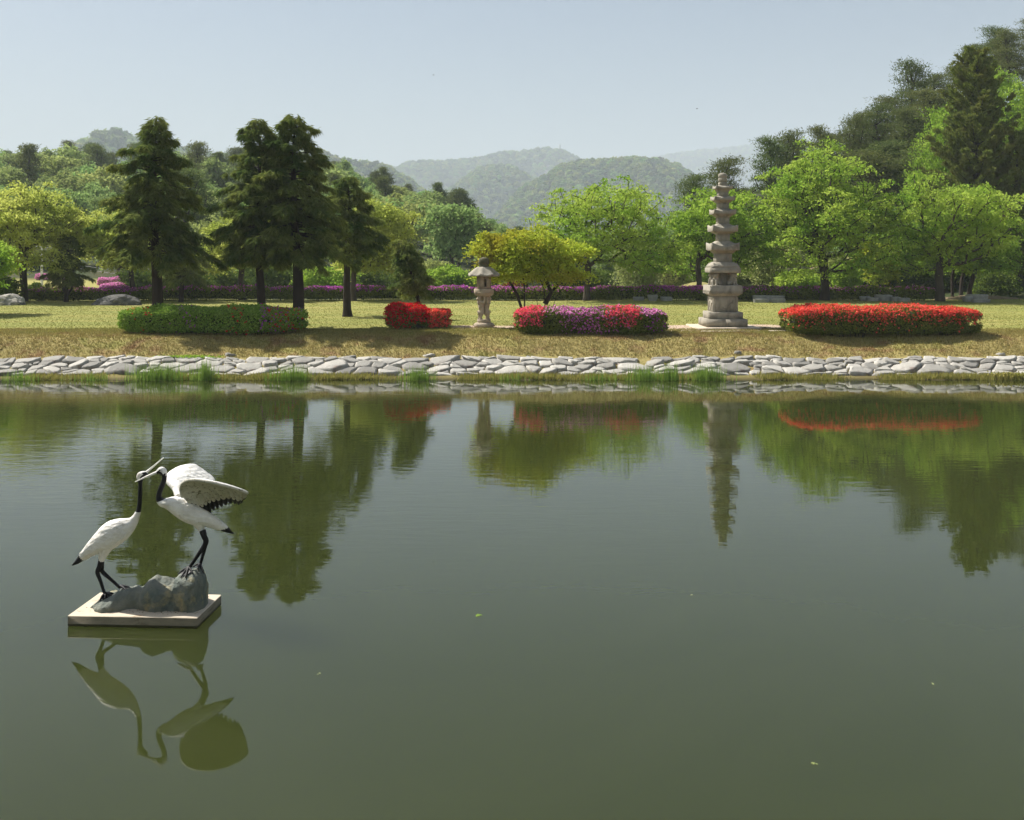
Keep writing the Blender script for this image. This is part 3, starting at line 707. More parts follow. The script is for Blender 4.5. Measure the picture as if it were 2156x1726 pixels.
hedge('green_azalea_hedge', loc_on(448, 41.0, -.05), 3.5, 1.1, 1.02, 26000, M['azalea_green'], [
    ('purple_blossoms', M['purple'], 3500, lambda p, q, r: .22 * sm((N2(p, .9, 3.3) - .6) / .2) + .10 * (p[:, 0] > 1.9)),
    ('crimson_blossoms', M['crimson'], 3500, lambda p, q, r: .22 * sm((N2(p, .8, 6.3) - .66) / .2) + .3 * (p[:, 0] > 2.2) * N2(p, 1, 2))],
    'long mostly green clipped azalea hedge under the three tall conifers', seed=43, ea=.6)
# the long purple hedge along the back of the lawn, in straight runs between tree trunks
for i, (p0, p1, dd, fl, lab) in enumerate([(60, 292, 66.2, .55, 'left end of the purple azalea hedge, behind the dark boulder'), (288, 640, 66.6, .65, 'purple azalea hedge behind the three tall conifers'), (636, 1010, 67.0, 1.0, 'purple azalea hedge left of the stone lantern'), (1006, 1250, 67.2, 1.1, 'bright magenta azalea hedge behind the maple stems'), (1246, 1500, 67.2, .95, 'purple azalea hedge behind the three stone stools'), (1496, 1745, 67.2, .42, 'dark azalea hedge with few purple flowers behind the stone table'), (1741, 1965, 66.9, .2, 'right end of the dark azalea hedge, almost without flowers')]):
    x0, x1 = (p0 - CX) / F * dd, (p1 - CX) / F * dd; cx = (x0 + x1) / 2; a = (x1 - x0) / 2 * 1.02
    hedge('purple_azalea_hedge', (cx, dd, gz(cx, dd)), a, .7, .78, int(a * 2600), M['azalea'], [
        ('purple_blossoms', M['purple'], int(a * 900), lambda p, q, r, fl=fl, i=i: np.clip(fl * (.25 + .9 * sm((N2(p, .35, i * 1.7) - .35) / .3)) * sm((p[:, 2] - .42) / .35), 0, 1)),
        ('magenta_blossoms', M['magenta'], int(a * 900), lambda p, q, r, fl=fl, i=i: np.clip(fl * (.15 + .9 * sm((N2(p, .3, i * 2.9 + 1) - .5) / .3)) * sm((p[:, 2] - .48) / .3), 0, 1))],
        lab, seed=60 + i, lsz=.12, group='runs of the purple hedge behind the lawn', ea=.15)
# pink azalea strips on the open lawn far left, behind the hedge
for i, (p0, p1, dd, zz, lab) in enumerate([(78, 150, 110, .5, 'thin pink azalea strip at the far edge of the left lawn'), (208, 258, 100, .75, 'pink azalea bed behind the dark boulder, farther of two'), (215, 262, 84, .6, 'pink azalea bed behind the dark boulder, nearer of two')]):
    x0, x1 = (p0 - CX) / F * dd, (p1 - CX) / F * dd; cx = (x0 + x1) / 2; a = (x1 - x0) / 2
    hedge('pink_azalea_bed', (cx, dd, gz(cx, dd)), a, .8, zz, int(a * 700), M['azalea'], [('pink_blossoms', M['pink'], int(a * 1800), lambda p, q, r: .95 * sm((q[:, 2] + .9) / .6))], lab, seed=80 + i, lsz=.14, group='pink azalea beds on the far left lawn')

# ------------------------------------------------------------------ trees in front: feathery conifers
def cz(py, d): return CAMZ - (py - HY) / F * d
def conifer(px, d, ytop, half_px, ybot, seed, label, nb=120, dens=95, group=None, trunk_r=.2, name='conifer_tree', **kw):
    x = (px - CX) / F * d; g = gz(x, d); H = cz(ytop, d) - g; h0 = cz(ybot, d) - g + .25
    ms = conifer_meshes(seed, H, h0, half_px / F * d, nb, dens, M['conifer'], M['bark_dark'], trunk_r, **kw)
    return tree_obj(name, ms, (x, d, g), label, 'tree', group)
CG = 'dark feathery conifers'
conifer(329, 42.9, 247, 130, 548, 101, 'tall dark feathery conifer, leftmost of the three rising from the green hedge', 116, 140, CG, .24, lean=-.1)
conifer(549, 43.1, 250, 106, 556, 102, 'tall dark feathery conifer in the middle of the three by the green hedge', 108, 140, CG, .19, lean=-.15)
conifer(626, 42.9, 240, 122, 552, 107, 'tallest dark feathery conifer, rightmost of the three by the green hedge', 120, 140, CG, .25, lean=-.2)
conifer(732, 50.0, 372, 84, 540, 104, 'dark conifer standing behind and right of the tallest conifer', 80, 130, CG, .2)
conifer(141, 64.5, 492, 50, 605, 105, 'small dark conifer with several stems between two boulders', 70, 70, CG, .13, forks=[(.35, .1, 1.9), (-.3, 0, 1.8)], prof=.55)
conifer(382, 64.0, 500, 60, 600, 106, 'small dark conifer behind the leftmost tall conifer', 80, 70, CG, .16, prof=.55)
x = (884 - CX) / F * 44.3
ms = conifer_meshes(108, 3.45, 1.35, .78, 70, 105, M['conifer'], M['bark_dark'], .09, prof=.42, lean=-.75, ln=.2)
tree_obj('conifer_tree', ms, (x, 44.3, gz(x, 44.3)), 'small leaning conifer with crooked trunk behind the crimson hedge', 'tree', CG)

# ------------------------------------------------------------------ light green zelkovas behind the lawn
def broad(name, px, d, x0, x1, yt, yb, seed, leaf, label, n=260, per=62, trunk_h=None, trunk_r=.26, ln=.165, crad=.75, flat=.38, group=None, bark='bark', ry=None, **kw):
    X = (px - CX) / F * d; g = gz(X, d); s = d / F
    c = (((x0 + x1) / 2 - px) * s, 0, cz((yt + yb) / 2, d) - g); rx = (x1 - x0) / 2 * s - crad * .45; rz = (yb - yt) / 2 * s - crad * .2
    kw.setdefault('zmin', -.88); kw.setdefault('pw', .5)
    if crad == .75: crad = .55; n = int(n * 1.7); per = int(per * .95); trunk_r *= .62
    ms = broadleaf_meshes(seed, 0, trunk_h or max(1.2, c[2] - rz * .75), c, (rx, ry or rx * .8, rz), n, per, crad, flat, ln, M[leaf], M[bark], trunk_r, **kw)
    return tree_obj(name, ms, (X, d, g), label, 'tree', group)
ZG = 'light green trees behind the lawn'
broad('broadleaf_tree', 50, 64.5, -100, 215, 350, 590, 201, 'zel_y', 'light yellow-green tree with a forked trunk beside the pale boulder', 270, 62, 2.6, .33, group=ZG)
broad('broadleaf_tree', 281, 66.5, 130, 400, 395, 600, 202, 'zel_y', 'light yellow-green tree behind the leftmost tall conifer', 210, 58, 3.2, .25, group=ZG, lean=(-.3, 0))
broad('broadleaf_tree', 508, 66.5, 395, 620, 420, 590, 203, 'zel_y', 'light green tree showing between the tall conifers', 190, 58, 3.0, .28, group=ZG)
broad('broadleaf_tree', 744, 66.0, 680, 890, 380, 600, 204, 'zel_y', 'yellow-green drooping tree right of the dark conifers', 230, 66, 3.2, .27, group=ZG, droop=.5)
broad('broadleaf_tree', 1236, 66.0, 1080, 1475, 362, 590, 205, 'zel', 'wide umbrella-shaped light green tree behind the maple', 330, 55, 3.4, .31, group=ZG, pw=.33, flat=.36)
broad('broadleaf_tree', 1470, 68.5, 1375, 1660, 345, 606, 206, 'zel_g', 'fresh green tree directly behind the pagoda', 300, 62, 3.0, .28, group=ZG)
broad('broadleaf_tree', 1735, 66.0, 1565, 1925, 255, 606, 207, 'zel', 'biggest light green tree, forked trunk, right of the pagoda', 420, 62, 2.5, .40, group=ZG, bark='bark_dark')
broad('broadleaf_tree', 1977, 66.0, 1825, 2175, 340, 600, 208, 'zel', 'spreading light green tree with straight pale trunk at right', 330, 60, 3.2, .40, group=ZG)
broad('broadleaf_tree', -60, 52.0, -170, 40, 470, 640, 209, 'zel_g', 'dark green tree cut off by the left edge', 150, 60, 1.6, .2, group=ZG)
# understory behind the hedge
broad('maple_tree', 1850, 74.0, 1800, 1905, 490, 612, 211, 'maple', 'layered yellow-green maple between the two big trees at right', 120, 60, 1.4, .16, crad=.6, flat=.25, group='understory trees', ln=.18)
broad('shrub_tree', 940, 78.0, 880, 1010, 545, 625, 212, 'zel_g', 'low fresh green shrubby tree left of the stone lantern', 150, 60, .8, .14, group='understory trees', droop=.5)
broad('shrub_tree', 680, 76.0, 610, 770, 545, 625, 213, 'zel_g', 'low light green shrubby tree below the dark conifers', 130, 55, .8, .14, group='understory trees')
broad('weeping_tree', 1345, 76.0, 1285, 1405, 470, 615, 214, 'willow', 'pale weeping tree behind the stone stools', 120, 80, 2.2, .14, group='understory trees', hang=1.6, crad=.5)
broad('weeping_tree', 1420, 77.0, 1375, 1470, 500, 615, 215, 'willow', 'pale weeping tree just left of the pagoda', 90, 80, 2.0, .14, group='understory trees', hang=1.4, crad=.5)
broad('shrub_tree', 1605, 76.0, 1560, 1690, 470, 615, 216, 'willow', 'grey-green bushy tree right of the pagoda', 160, 60, 1.6, .13, group='understory trees')
broad('shrub_tree', 1680, 72.0, 1620, 1735, 555, 622, 217, 'zel', 'low arching light green shrub left of the biggest tree', 110, 60, .7, .1, group='understory trees', droop=.5)
broad('shrub_tree', 1775, 72.0, 1745, 1815, 540, 622, 218, 'zel_g', 'dark green shrub right of the biggest tree trunk', 90, 60, .7, .1, group='understory trees')
broad('shrub_tree', 2095, 72.0, 2030, 2155, 555, 625, 219, 'bush', 'dark green shrub behind the stone blocks at the right edge', 130, 60, .7, .1, group='understory trees')
broad('red_maple_tree', 1065, 80.0, 1035, 1110, 585, 628, 220, 'maple_red', 'low reddish maple behind the maple stems', 60, 45, .6, .08, group='understory trees', crad=.5)
broad('shrub_tree', 1190, 80.0, 1120, 1290, 540, 628, 221, 'bush', 'dark green shrub below the umbrella-shaped tree', 150, 55, .8, .12, group='understory trees')
broad('globe_bush', 8, 63.0, -30, 46, 570, 634, 222, 'bush', 'dark rounded bush behind the pale boulder', 130, 90, .5, .08, crad=.35, ln=.12, group='understory trees', zmin=-.9)
broad('spreading_pine', 285, 90.0, 225, 345, 585, 618, 223, 'pine', 'low spreading pine beyond the hedge behind the leftmost tall conifer', 90, 80, .5, .1, crad=.5, ln=.25, group='understory trees')
broad('spreading_pine', 395, 92.0, 340, 455, 588, 618, 224, 'pine', 'low spreading pine beyond the hedge, right of the other low pine', 80, 80, .5, .1, crad=.5, ln=.25, group='understory trees')
broad('globe_bush', 72, 84.0, 58, 86, 592, 612, 225, 'bush', 'small clipped round bush on the far left lawn', 50, 60, .2, .05, crad=.3, ln=.15, group='understory trees', zmin=-.9)
# dark stems in the shade under the right-hand tree
for i, (px, d, lean, r_, yb, lab) in enumerate([(2003, 69, .3, .14, 620, 'slender dark trunk just right of the pale straight trunk'), (2022, 70, .5, .17, 622, 'dark leaning trunk, second right of the pale straight trunk'), (2040, 69, .9, .22, 618, 'thick leaning trunk, third right of the pale straight trunk'), (1828, 78, .1, .16, 612, 'dark trunk under the layered maple, left one'), (1872, 79, -.1, .18, 612, 'dark trunk under the layered maple, right one'), (1905, 80, .2, .16, 612, 'dark trunk behind the right end of the hedge'), (2100, 74, 0, .2, 612, 'dark trunk behind the shrub at the right edge')]):
    broad('shade_tree', px, d, px - 55 + lean * 40, px + 60 + lean * 40, 470, 585, 240 + i, 'zel_g', lab + ' with its small green crown', 70, 50, 3.6, r_, group='shaded trees at right', lean=(lean, 0), bark='bark_dark')
# low shrubs filling the shade between the back hedge and the woods
shA = broadleaf_meshes(251, 0, .5, (0, 0, 1.15), (1.7, 1.3, 1.1), 90, 60, .42, .5, .16, M['bush'], M['bark_dark'], .07, zmin=-.95)
shB = broadleaf_meshes(252, 0, .6, (0, 0, 1.35), (1.4, 1.4, 1.3), 90, 60, .42, .5, .16, M['wood'], M['bark_dark'], .07, zmin=-.95)
first = {}
rng = R(253)
for px, d, kd, lab in [(300, 84, 'A', 'behind the leftmost tall conifer trunk'), (350, 88, 'B', 'right of the leftmost tall conifer trunk'), (415, 80, 'A', 'behind the gap between first and second tall conifers, left'), (455, 90, 'B', 'behind the gap between first and second tall conifers, middle'), (490, 82, 'A', 'behind the gap between first and second tall conifers, right'), (535, 86, 'B', 'behind the second tall conifer trunk'), (585, 80, 'A', 'between the second and third tall conifer trunks'), (640, 92, 'B', 'right of the tallest conifer trunk'), (775, 84, 'A', 'right of the fourth conifer trunk'), (815, 90, 'B', 'left of the small leaning conifer'), (860, 82, 'A', 'behind the small leaning conifer'), (905, 92, 'B', 'far behind the crimson hedge'), (1020, 90, 'A', 'behind the stone lantern'), (1110, 86, 'B', 'behind the maple stems'), (1260, 84, 'A', 'behind the umbrella-shaped tree trunk'), (1510, 84, 'A', 'behind the pagoda base, left'), (1555, 80, 'B', 'behind the pagoda base, right'), (1720, 82, 'A', 'behind the biggest tree trunk, left'), (1765, 84, 'B', 'behind the biggest tree trunk, right'), (1815, 82, 'A', 'under the layered maple, left'), (1865, 80, 'A', 'under the layered maple, right'), (1925, 80, 'B', 'left of the pale straight trunk'), (1960, 78, 'A', 'behind the pale straight trunk'), (2010, 80, 'A', 'behind the three leaning trunks')]:
    x = (px - CX) / F * d; sc_ = rng.uniform(.85, 1.25); lc_ = (x, d, gz(x, d) - .08); lb_ = 'low shaded shrub ' + lab
    if kd not in first: first[kd] = tree_obj('shade_shrub', shA if kd == 'A' else shB, lc_, lb_, 'shrub', 'shaded shrubs behind the hedge', rng.uniform(0, 6), (sc_ * 1.15, sc_, sc_))
    else: copy_tree(first[kd], lc_, rng.uniform(0, 6), (sc_ * 1.15, sc_, sc_), lb_, 'shaded shrubs behind the hedge')
# multi-stemmed maple by the lantern
def st(pts): return [tuple(p) for p in pts]
d = 44.6; X = (1118 - CX) / F * d; g = gz(X, d); s = d / F
def mp(px, py, dy=0.0): return ((px - 1118) * s, dy, cz(py, d) - g)
stems = [st([mp(1100, 690), mp(1098, 650), mp(1088, 620), mp(1072, 590), mp(1050, 560, -.2)]), st([mp(1102, 690, .1), mp(1104, 640, .1), mp(1103, 600, .1), mp(1098, 560, .2)]), st([mp(1122, 690, -.15), mp(1131, 640, -.2), mp(1126, 612, -.2), mp(1116, 580, -.3)]),
         st([mp(1144, 690), mp(1147, 640), mp(1145, 608), mp(1136, 585), mp(1130, 560, .3)]), st([mp(1147, 640), mp(1160, 615), mp(1185, 590, .2), mp(1210, 568, .3)]), st([mp(1158, 690, .3), mp(1163, 650, .3), mp(1172, 625, .4), mp(1195, 595, .5)])]
ms = broadleaf_meshes(260, 0, 0, mp(1117, 536), ((1258 - 975) / 2 * s - .2, 2.3, (612 - 448) / 2 * s - .1), 560, 85, .40, .30, .095, M['maple'], M['bark_dark'], .085, stems=stems, wd=.75, zmin=-.62, pw=.5, droop=.45)
tree_obj('maple_tree', ms, (X, d, g), 'spreading yellow-green maple with several stems, right of the stone lantern', 'tree')

# ------------------------------------------------------------------ right-hand wooded slope: pines, juniper, broadleaf trees
pineA = pine_meshes(301, 10, 3.5, 2.9, 46, 110, M['pine'], M['bark_dark'], .22)
pineB = pine_meshes(302, 10, 2.6, 2.5, 52, 110, M['pine'], M['bark_dark'], .2, lean=-.5)
woodA = broadleaf_meshes(311, 10, 3.0, (0, 0, 5.6), (3.2, 3.2, 4.6), 150, 40, 1.0, .55, .42, M['wood'], M['bark'], .2)
woodB = broadleaf_meshes(312, 10, 2.6, (0, 0, 5.3), (3.8, 3.8, 4.8), 160, 40, 1.1, .55, .45, M['wood'], M['bark'], .2)
woodC = broadleaf_meshes(313, 10, 3.0, (0, 0, 5.8), (2.6, 2.6, 4.3), 130, 40, .9, .6, .40, M['wood'], M['bark'], .2)
pineN = pine_meshes(303, 10, 2.4, 2.7, 80, 170, M['pine'], M['bark_dark'], .16, ln=.24, flat=.30)
pineM = pine_meshes(304, 10, 3.0, 2.3, 70, 170, M['pine'], M['bark_dark'], .16, ln=.24, flat=.30, lean=-.6)
woodN = broadleaf_meshes(314, 10, 2.6, (0, 0, 5.6), (3.4, 3.4, 4.6), 360, 60, .62, .45, .17, M['zel_g'], M['bark'], .16, zmin=-.9)
woodM = broadleaf_meshes(315, 10, 2.6, (0, 0, 5.2), (3.7, 3.7, 4.9), 360, 60, .66, .45, .17, M['wood'], M['bark'], .16, zmin=-.9)
protos = {}
def plant(kind, x, d, H, label, group, rng, wide=1.0):
    nm, ms = {'pN': ('pine_tree', pineN), 'pM': ('pine_tree', pineM), 'wN': ('woodland_tree', woodN), 'wM': ('woodland_tree', woodM), 'pA': ('pine_tree', pineA), 'pB': ('pine_tree', pineB), 'wA': ('woodland_tree', woodA), 'wB': ('woodland_tree', woodB), 'wC': ('woodland_tree', woodC)}[kind]
    s = H / 10.0; loc = (x, d, gz(x, d) - .1); sc = (s * wide, s * wide, s); rz = rng.uniform(0, 6.28)
    if kind not in protos:
        o = tree_obj(nm, ms, loc, label, 'tree', group, rz, sc); protos[kind] = o; return o
    return copy_tree(protos[kind], loc, rz, sc, label, group)
rng = R(77)
RG = 'trees on the right wooded slope'
for px, py, d, k, wide, lab in [
    (1462, 372, 90, 'pM', .8, 'dark pine top showing left of the pagoda finial'), (1513, 338, 92, 'pN', .8, 'dark pine top just above the pagoda finial'), (1620, 295, 96, 'pM', .8, 'dark pine top left of the biggest light green tree'), (1655, 285, 100, 'pN', .8, 'dark pine top above the left of the biggest tree'), (1722, 272, 96, 'pM', .7, 'dark pine top above the middle of the biggest tree'),
    (1793, 246, 98, 'pN', .75, 'thin layered pine standing against the sky right of the biggest tree'), (1852, 222, 100, 'pM', .9, 'dense pine, second against the sky on the right slope'), (1932, 135, 104, 'pN', .85, 'tall pine with two peaks against the sky'), (1900, 235, 96, 'pM', 1.0, 'dark pine below the tall two-peaked pine'), (1972, 158, 108, 'pM', .95, 'pine between the tall pine and the juniper'), (2012, 140, 112, 'pN', .9, 'pine just left of the juniper top'),
    (2090, 85, 116, 'pM', .9, 'pine above and right of the juniper'), (2128, 70, 112, 'pN', .9, 'high pine near the top right corner'), (2165, 45, 114, 'pM', 1.0, 'highest pine at the top right corner'), (1840, 320, 90, 'pN', 1.1, 'dark pine behind the gap between the two big trees'), (2150, 250, 92, 'pN', 1.1, 'dark pine at the right edge below the bright tree'),
    (1998, 165, 88, 'wN', 1.05, 'bright green tree left of the juniper'), (1975, 260, 86, 'wN', .8, 'bright green tree low left of the juniper'), (2125, 100, 94, 'wN', .95, 'bright green tree right of the juniper top'), (2170, 150, 92, 'wN', 1.0, 'bright green tree at the right edge'), (2155, 300, 84, 'wM', .7, 'green tree at the right edge behind the spreading tree'),
    (1680, 420, 92, 'wM', .9, 'dark green tree in the shade behind the biggest tree'), (1800, 410, 88, 'wM', 1.0, 'green tree behind the right of the biggest tree'), (1900, 420, 86, 'wM', 1.2, 'green tree behind the left of the spreading tree'), (2050, 440, 82, 'wM', .9, 'green tree behind the spreading tree'), (1560, 430, 96, 'wM', 1.1, 'green tree behind the right of the pagoda'),
    (1370, 455, 100, 'wM', 1.1, 'green tree behind the right of the umbrella-shaped tree'), (1300, 475, 106, 'wM', 1.2, 'green tree behind the middle of the umbrella-shaped tree'), (1440, 430, 104, 'wM', 1.0, 'green tree behind the left of the pagoda'), (1210, 490, 112, 'wM', 1.0, 'green tree behind the left of the umbrella-shaped tree'), (1150, 505, 118, 'wM', 1.3, 'green tree behind the maple'),
    (1690, 300, 104, 'pM', .9, 'dark pine behind the crown of the biggest tree, left side'), (1760, 285, 102, 'pN', .9, 'dark pine behind the crown of the biggest tree, right side'), (1822, 255, 104, 'pM', 1.0, 'dark pine filling the skyline between the thin pine and the dense pine'), (1880, 205, 106, 'pN', 1.0, 'dark pine on the skyline left of the tall two-peaked pine'), (1950, 195, 100, 'pM', 1.1, 'dark pine just below the tall two-peaked pine at its right'), (1870, 300, 92, 'pM', 1.1, 'dark pine low on the slope above the spreading tree'), (1925, 310, 90, 'pN', 1.1, 'dark pine beside the lower left of the juniper'), (2045, 95, 122, 'pN', 1.0, 'distant pine showing behind the juniper tip'), (2110, 60, 120, 'pN', 1.0, 'distant pine on the skyline near the top right corner'), (1770, 360, 92, 'pM', 1.1, 'dark pine in the gap right of the biggest tree crown'), (1550, 400, 98, 'pN', 1.0, 'dark pine in the gap right of the pagoda top'), (2105, 210, 88, 'wN', .8, 'bright green tree between the two junipers')]:
    wide *= 1.3 if k[0] == 'p' else 1.0
    x = (px - CX) / F * d; H = cz(py, d) - gz(x, d) + (.5 if k[0] == 'w' else .2)
    plant(k, x, d, max(3.0, H), lab, RG, rng, wide * min(1.25, 10.0 / max(H, 6)) if H > 10 else wide)
x = (2055 - CX) / F * 80; g = gz(x, 80); H = cz(108, 80) - g
ms = conifer_meshes(330, H, .8, 4.0, 330, 80, M['juniper'], M['bark_dark'], .3, ln=.26, wd=.085, prof=.62, droop=-.15, up=.9, hangw=-.9)
tree_obj('juniper_tree', ms, (x, 80, g), 'tall dark columnar juniper towering over the right slope', 'tree')
x = (2140 - CX) / F * 79; g = gz(x, 79); H = cz(285, 79) - g
ms = conifer_meshes(331, H, .8, 2.6, 150, 62, M['juniper'], M['bark_dark'], .25, ln=.26, wd=.085, prof=.6, droop=-.15, up=.9, hangw=-.9)
tree_obj('juniper_tree', ms, (x, 79, g), 'smaller dark juniper right of the tall one, at the right edge', 'tree')

# ------------------------------------------------------------------ left and middle wooded hillside
rng = R(88); LG = 'trees on the left wooded hillside'
cells = []
dd = 104.0
while dd < 262:
    step = 6.6 + (dd - 104) * .022
    xx = -.50 * dd - 4
    while xx < 14:
        x, d = xx + rng.uniform(-.4, .4) * step, dd + rng.uniform(-.4, .4) * step
        if not (x < -38 and d < 118): cells.append((x, d))
        xx += step * 1.05
    dd += step * 1.12
def zone_label(x, d):
    px = CX + x / d * F
    for lim, h in ((110, 'above the pale boulder'), (215, 'left of the first conifer'), (420, 'behind the first conifer'), (490, 'between the first two conifers'), (610, 'behind the second conifer'), (700, 'behind the tallest conifer'), (800, 'right of the tall conifers'), (930, 'above the crimson hedge'), (1050, 'above the stone lantern'), (9999, 'above the maple')):
        if px < lim: break
    for lim, v in ((122, 'at foot of'), (145, 'low on'), (175, 'midway up'), (210, 'high on'), (999, 'on top of')):
        if d < lim: break
    return '%s %s hillside ' + h, v
for (x, d) in cells:
    u = rng.uniform(0, 1); band = d > 150
    k = rng.choice(['pA', 'pB']) if u < (.30 if band else .10) else rng.choice(['wA', 'wB', 'wC'])
    H = rng.uniform(7.0, 10.0) if k[0] == 'w' else rng.uniform(8.5, 11.5)
    px_ = CX + x / d * F; yl_ = np.interp(px_, [0, 330, 700, 760, 830, 900, 970, 1000, 1050, 1100, 1250], [285, 290, 328, 352, 375, 392, 405, 425, 462, 478, 495])
    H = min(H, cz(yl_, d) - gz(x, d) - rng.uniform(0, 1.5))
    if H < 3: continue
    t, v = zone_label(x, d)
    plant(k, x, d, H, t % (('tall ' if H > 9.4 else '') + ('dark pine' if k[0] == 'p' else 'round green tree' if k == 'wB' else 'slim green tree' if k == 'wC' else 'green tree'), v), LG, rng, rng.uniform(.95, 1.25))
same = {}
for o_ in COL.objects:
    if o_.get('group') == LG and o_.parent is None: same.setdefault(o_['label'], []).append(o_)
for lab_, os_ in same.items():
    if len(os_) > 1:
        for q, o_ in enumerate(sorted(os_, key=lambda t_: t_.location.x / t_.location.y)):
            o_['label'] = lab_ + ', %s from left' % ['first', 'second', 'third', 'fourth', 'fifth', 'sixth', 'seventh', 'eighth', 'ninth', 'tenth', 'eleventh', 'twelfth'][min(q, 11)]
for px, py, d, k, lab in [(185, 312, 215, 'pA', 'tall thin pine on the hillside skyline left of the first tall conifer'), (208, 308, 222, 'pB', 'second pine on the hillside skyline left of the first tall conifer'), (232, 322, 218, 'pA', 'broad pine on the hillside skyline beside the first tall conifer'), (795, 360, 185, 'pA', 'dark pine standing on the slope right of the conifers'), (815, 352, 190, 'pB', 'second dark pine on the slope right of the conifers'), (930, 385, 175, 'pB', 'dark pine on the slope above the lantern, left one'), (968, 398, 170, 'pA', 'dark pine on the slope above the lantern, middle one'), (985, 402, 172, 'pB', 'dark pine on the slope above the lantern, right one'), (725, 328, 205, 'wC', 'tall broadleaf tree on the skyline right of the conifers')]:
    x = (px - CX) / F * d; plant(k, x, d, max(6, cz(py, d) - gz(x, d)), lab, LG, rng, .85)

# ------------------------------------------------------------------ stone pagoda
def sq_ring(s, z, n=8, lift=0.0, bow=0.0):
    out = []
    for k in range(4):
        for i in range(n):
            t = -1 + 2 * i / n; c = abs(t) ** 2.2
            x, y = t * s, -s * (1 - bow * (1 - c)); a = k * math.pi / 2
            out.append((x * math.cos(a) - y * math.sin(a), x * math.sin(a) + y * math.cos(a), z + lift * c))
    return np.array(out)
def block(w, z0, z1, chamfer=.012, taper=1.0):
    """a dressed stone block with worn edges"""
    mb = MB(); h = w / 2; c = chamfer
    mb.rings([sq_ring(h - c, z0, 3), sq_ring(h, z0 + c, 3), sq_ring(h * taper, z1 - c, 3), sq_ring(h * taper - c, z1, 3)])
    return mb
def blobs(name, parts, mat, voxel=.02, smooth_iter=6):
    """one continuous carved body grown from overlapping ellipsoids; parts: (centre, radii, rotation euler)"""
    bm = bmesh.new()
    for c, r, e in parts:
        mtx = Matrix.Translation(c) @ Matrix.Rotation(e[2], 4, 'Z') @ Matrix.Rotation(e[1], 4, 'Y') @ Matrix.Rotation(e[0], 4, 'X') @ Matrix.Diagonal((*r, 1))
        bmesh.ops.create_icosphere(bm, subdivisions=3, radius=1, matrix=mtx)
    me = bpy.data.meshes.new('tmp'); bm.to_mesh(me); bm.free()
    o = bpy.data.objects.new('tmp', me); COL.objects.link(o)
    m = o.modifiers.new('r', 'REMESH'); m.mode = 'VOXEL'; m.voxel_size = voxel
    m2 = o.modifiers.new('s', 'SMOOTH'); m2.iterations = smooth_iter; m2.factor = .5
    dg = bpy.context.evaluated_depsgraph_get(); ev = o.evaluated_get(dg)
    out = bpy.data.meshes.new_from_object(ev); out.name = name
    bpy.data.objects.remove(o); bpy.data.meshes.remove(me)
    out.materials.clear(); out.materials.append(mat)
    out.polygons.foreach_set('use_smooth', np.ones(len(out.polygons), dtype=bool))
    return out
k = .003882
def pz(y): return (1662 - y) * k
PX, PD_ = 8.30, 43.25
pag = root('stone_pagoda', (PX, PD_, gz(PX, PD_) + .03), 'tall weathered stone pagoda with five curved roofs on a carved lion base', 'pagoda', None, math.radians(2.0))
GM = M['granite']
link('paving_plate', block(2.45, -.08, .03).mesh('paving_plate', M['slab']), pag)
# bottom step: four slabs with an open joint between them
w1 = 1.60
for ix, (ox, ww) in enumerate(((-.43, .735), (.37, .855))):
    mb = MB(); mb.box((ox, 0, (pz(1650) + pz(1577)) / 2 + .0), (ww / 2, w1 / 2, (pz(1577) - pz(1650)) / 2))
    link('step_slab', mb.mesh('step_slab', GM), pag)
link('step_block', block(1.30, pz(1577) + .002, pz(1508), .015).mesh('step_block', GM), pag)
link('carved_die', block(.95, pz(1508) + .002, pz(1350), .02).mesh('carved_die', GM), pag)
# low relief scrolls on the die faces, and corner figures
mb = MB(); zf = (pz(1508) + pz(1350)) / 2
for a in range(4):
    ca, sa = math.cos(a * math.pi / 2), math.sin(a * math.pi / 2)
    def fr(x, z): y = -.478; return (x * ca - y * sa, x * sa + y * ca, zf + z)
    mb.tube([fr(-.36 + .05 * math.sin(t * 5) + t * .22, -.22 + .30 * t + .05 * math.sin(t * 7)) for t in np.linspace(0, 1, 10)], .022, 5)
    mb.tube([fr(-.10 + t * .40, -.05 + .12 * math.sin(t * 5.2 + 3.4)) for t in np.linspace(0, 1, 14)], .028, 5)
    mb.tube([fr(.32 + .03 * math.cos(t), .16 + .06 * math.sin(t)) for t in np.linspace(0, 5, 10)], .018, 5)
    mb.tube([fr(-.22 + t * .3, -.20 + .03 * math.sin(t * 9)) for t in np.linspace(0, 1, 10)], .022, 5)
    mb.tube([fr(-.44, -.28), fr(-.43, .0), fr(-.445, .27)], [.03, .022, .03], 6)
    mb.tube([fr(.44, -.28), fr(.43, .0), fr(.445, .27)], [.03, .022, .03], 6)
link('relief', mb.mesh('relief', GM, True), pag)
# lotus pedestal
mb = MB(); z0, z1 = pz(1350), pz(1240); H = z1 - z0
mb.rings([sq_ring(.47, z0 + .002, 8), sq_ring(.55, z0 + H * .10, 8), sq_ring(.625, z0 + H * .33, 8), sq_ring(.645, z0 + H * .52, 8), sq_ring(.635, z0 + H * .56, 8), sq_ring(.637, z1 - .02, 8), sq_ring(.62, z1, 8)])
ped = link('lotus_pedestal', mb.mesh('lotus_pedestal', GM, False), pag)
mb = MB()
for a in range(4):
    ca, sa = math.cos(a * math.pi / 2), math.sin(a * math.pi / 2)
    for i in range(5):
        cx = -.50 + i * .25; pts = []
        for t in np.linspace(0, math.pi, 9): x, y, z = cx + .115 * math.cos(t), -.647, z0 + H * .52 - .13 * math.sin(t); pts.append((x * ca - y * sa, x * sa + y * ca, z))
        mb.tube(pts, .016, 5)
        mb.tube([(q[0] * .995 * 1, q[1], q[2] + .03) for q in pts[2:7]], .010, 4)
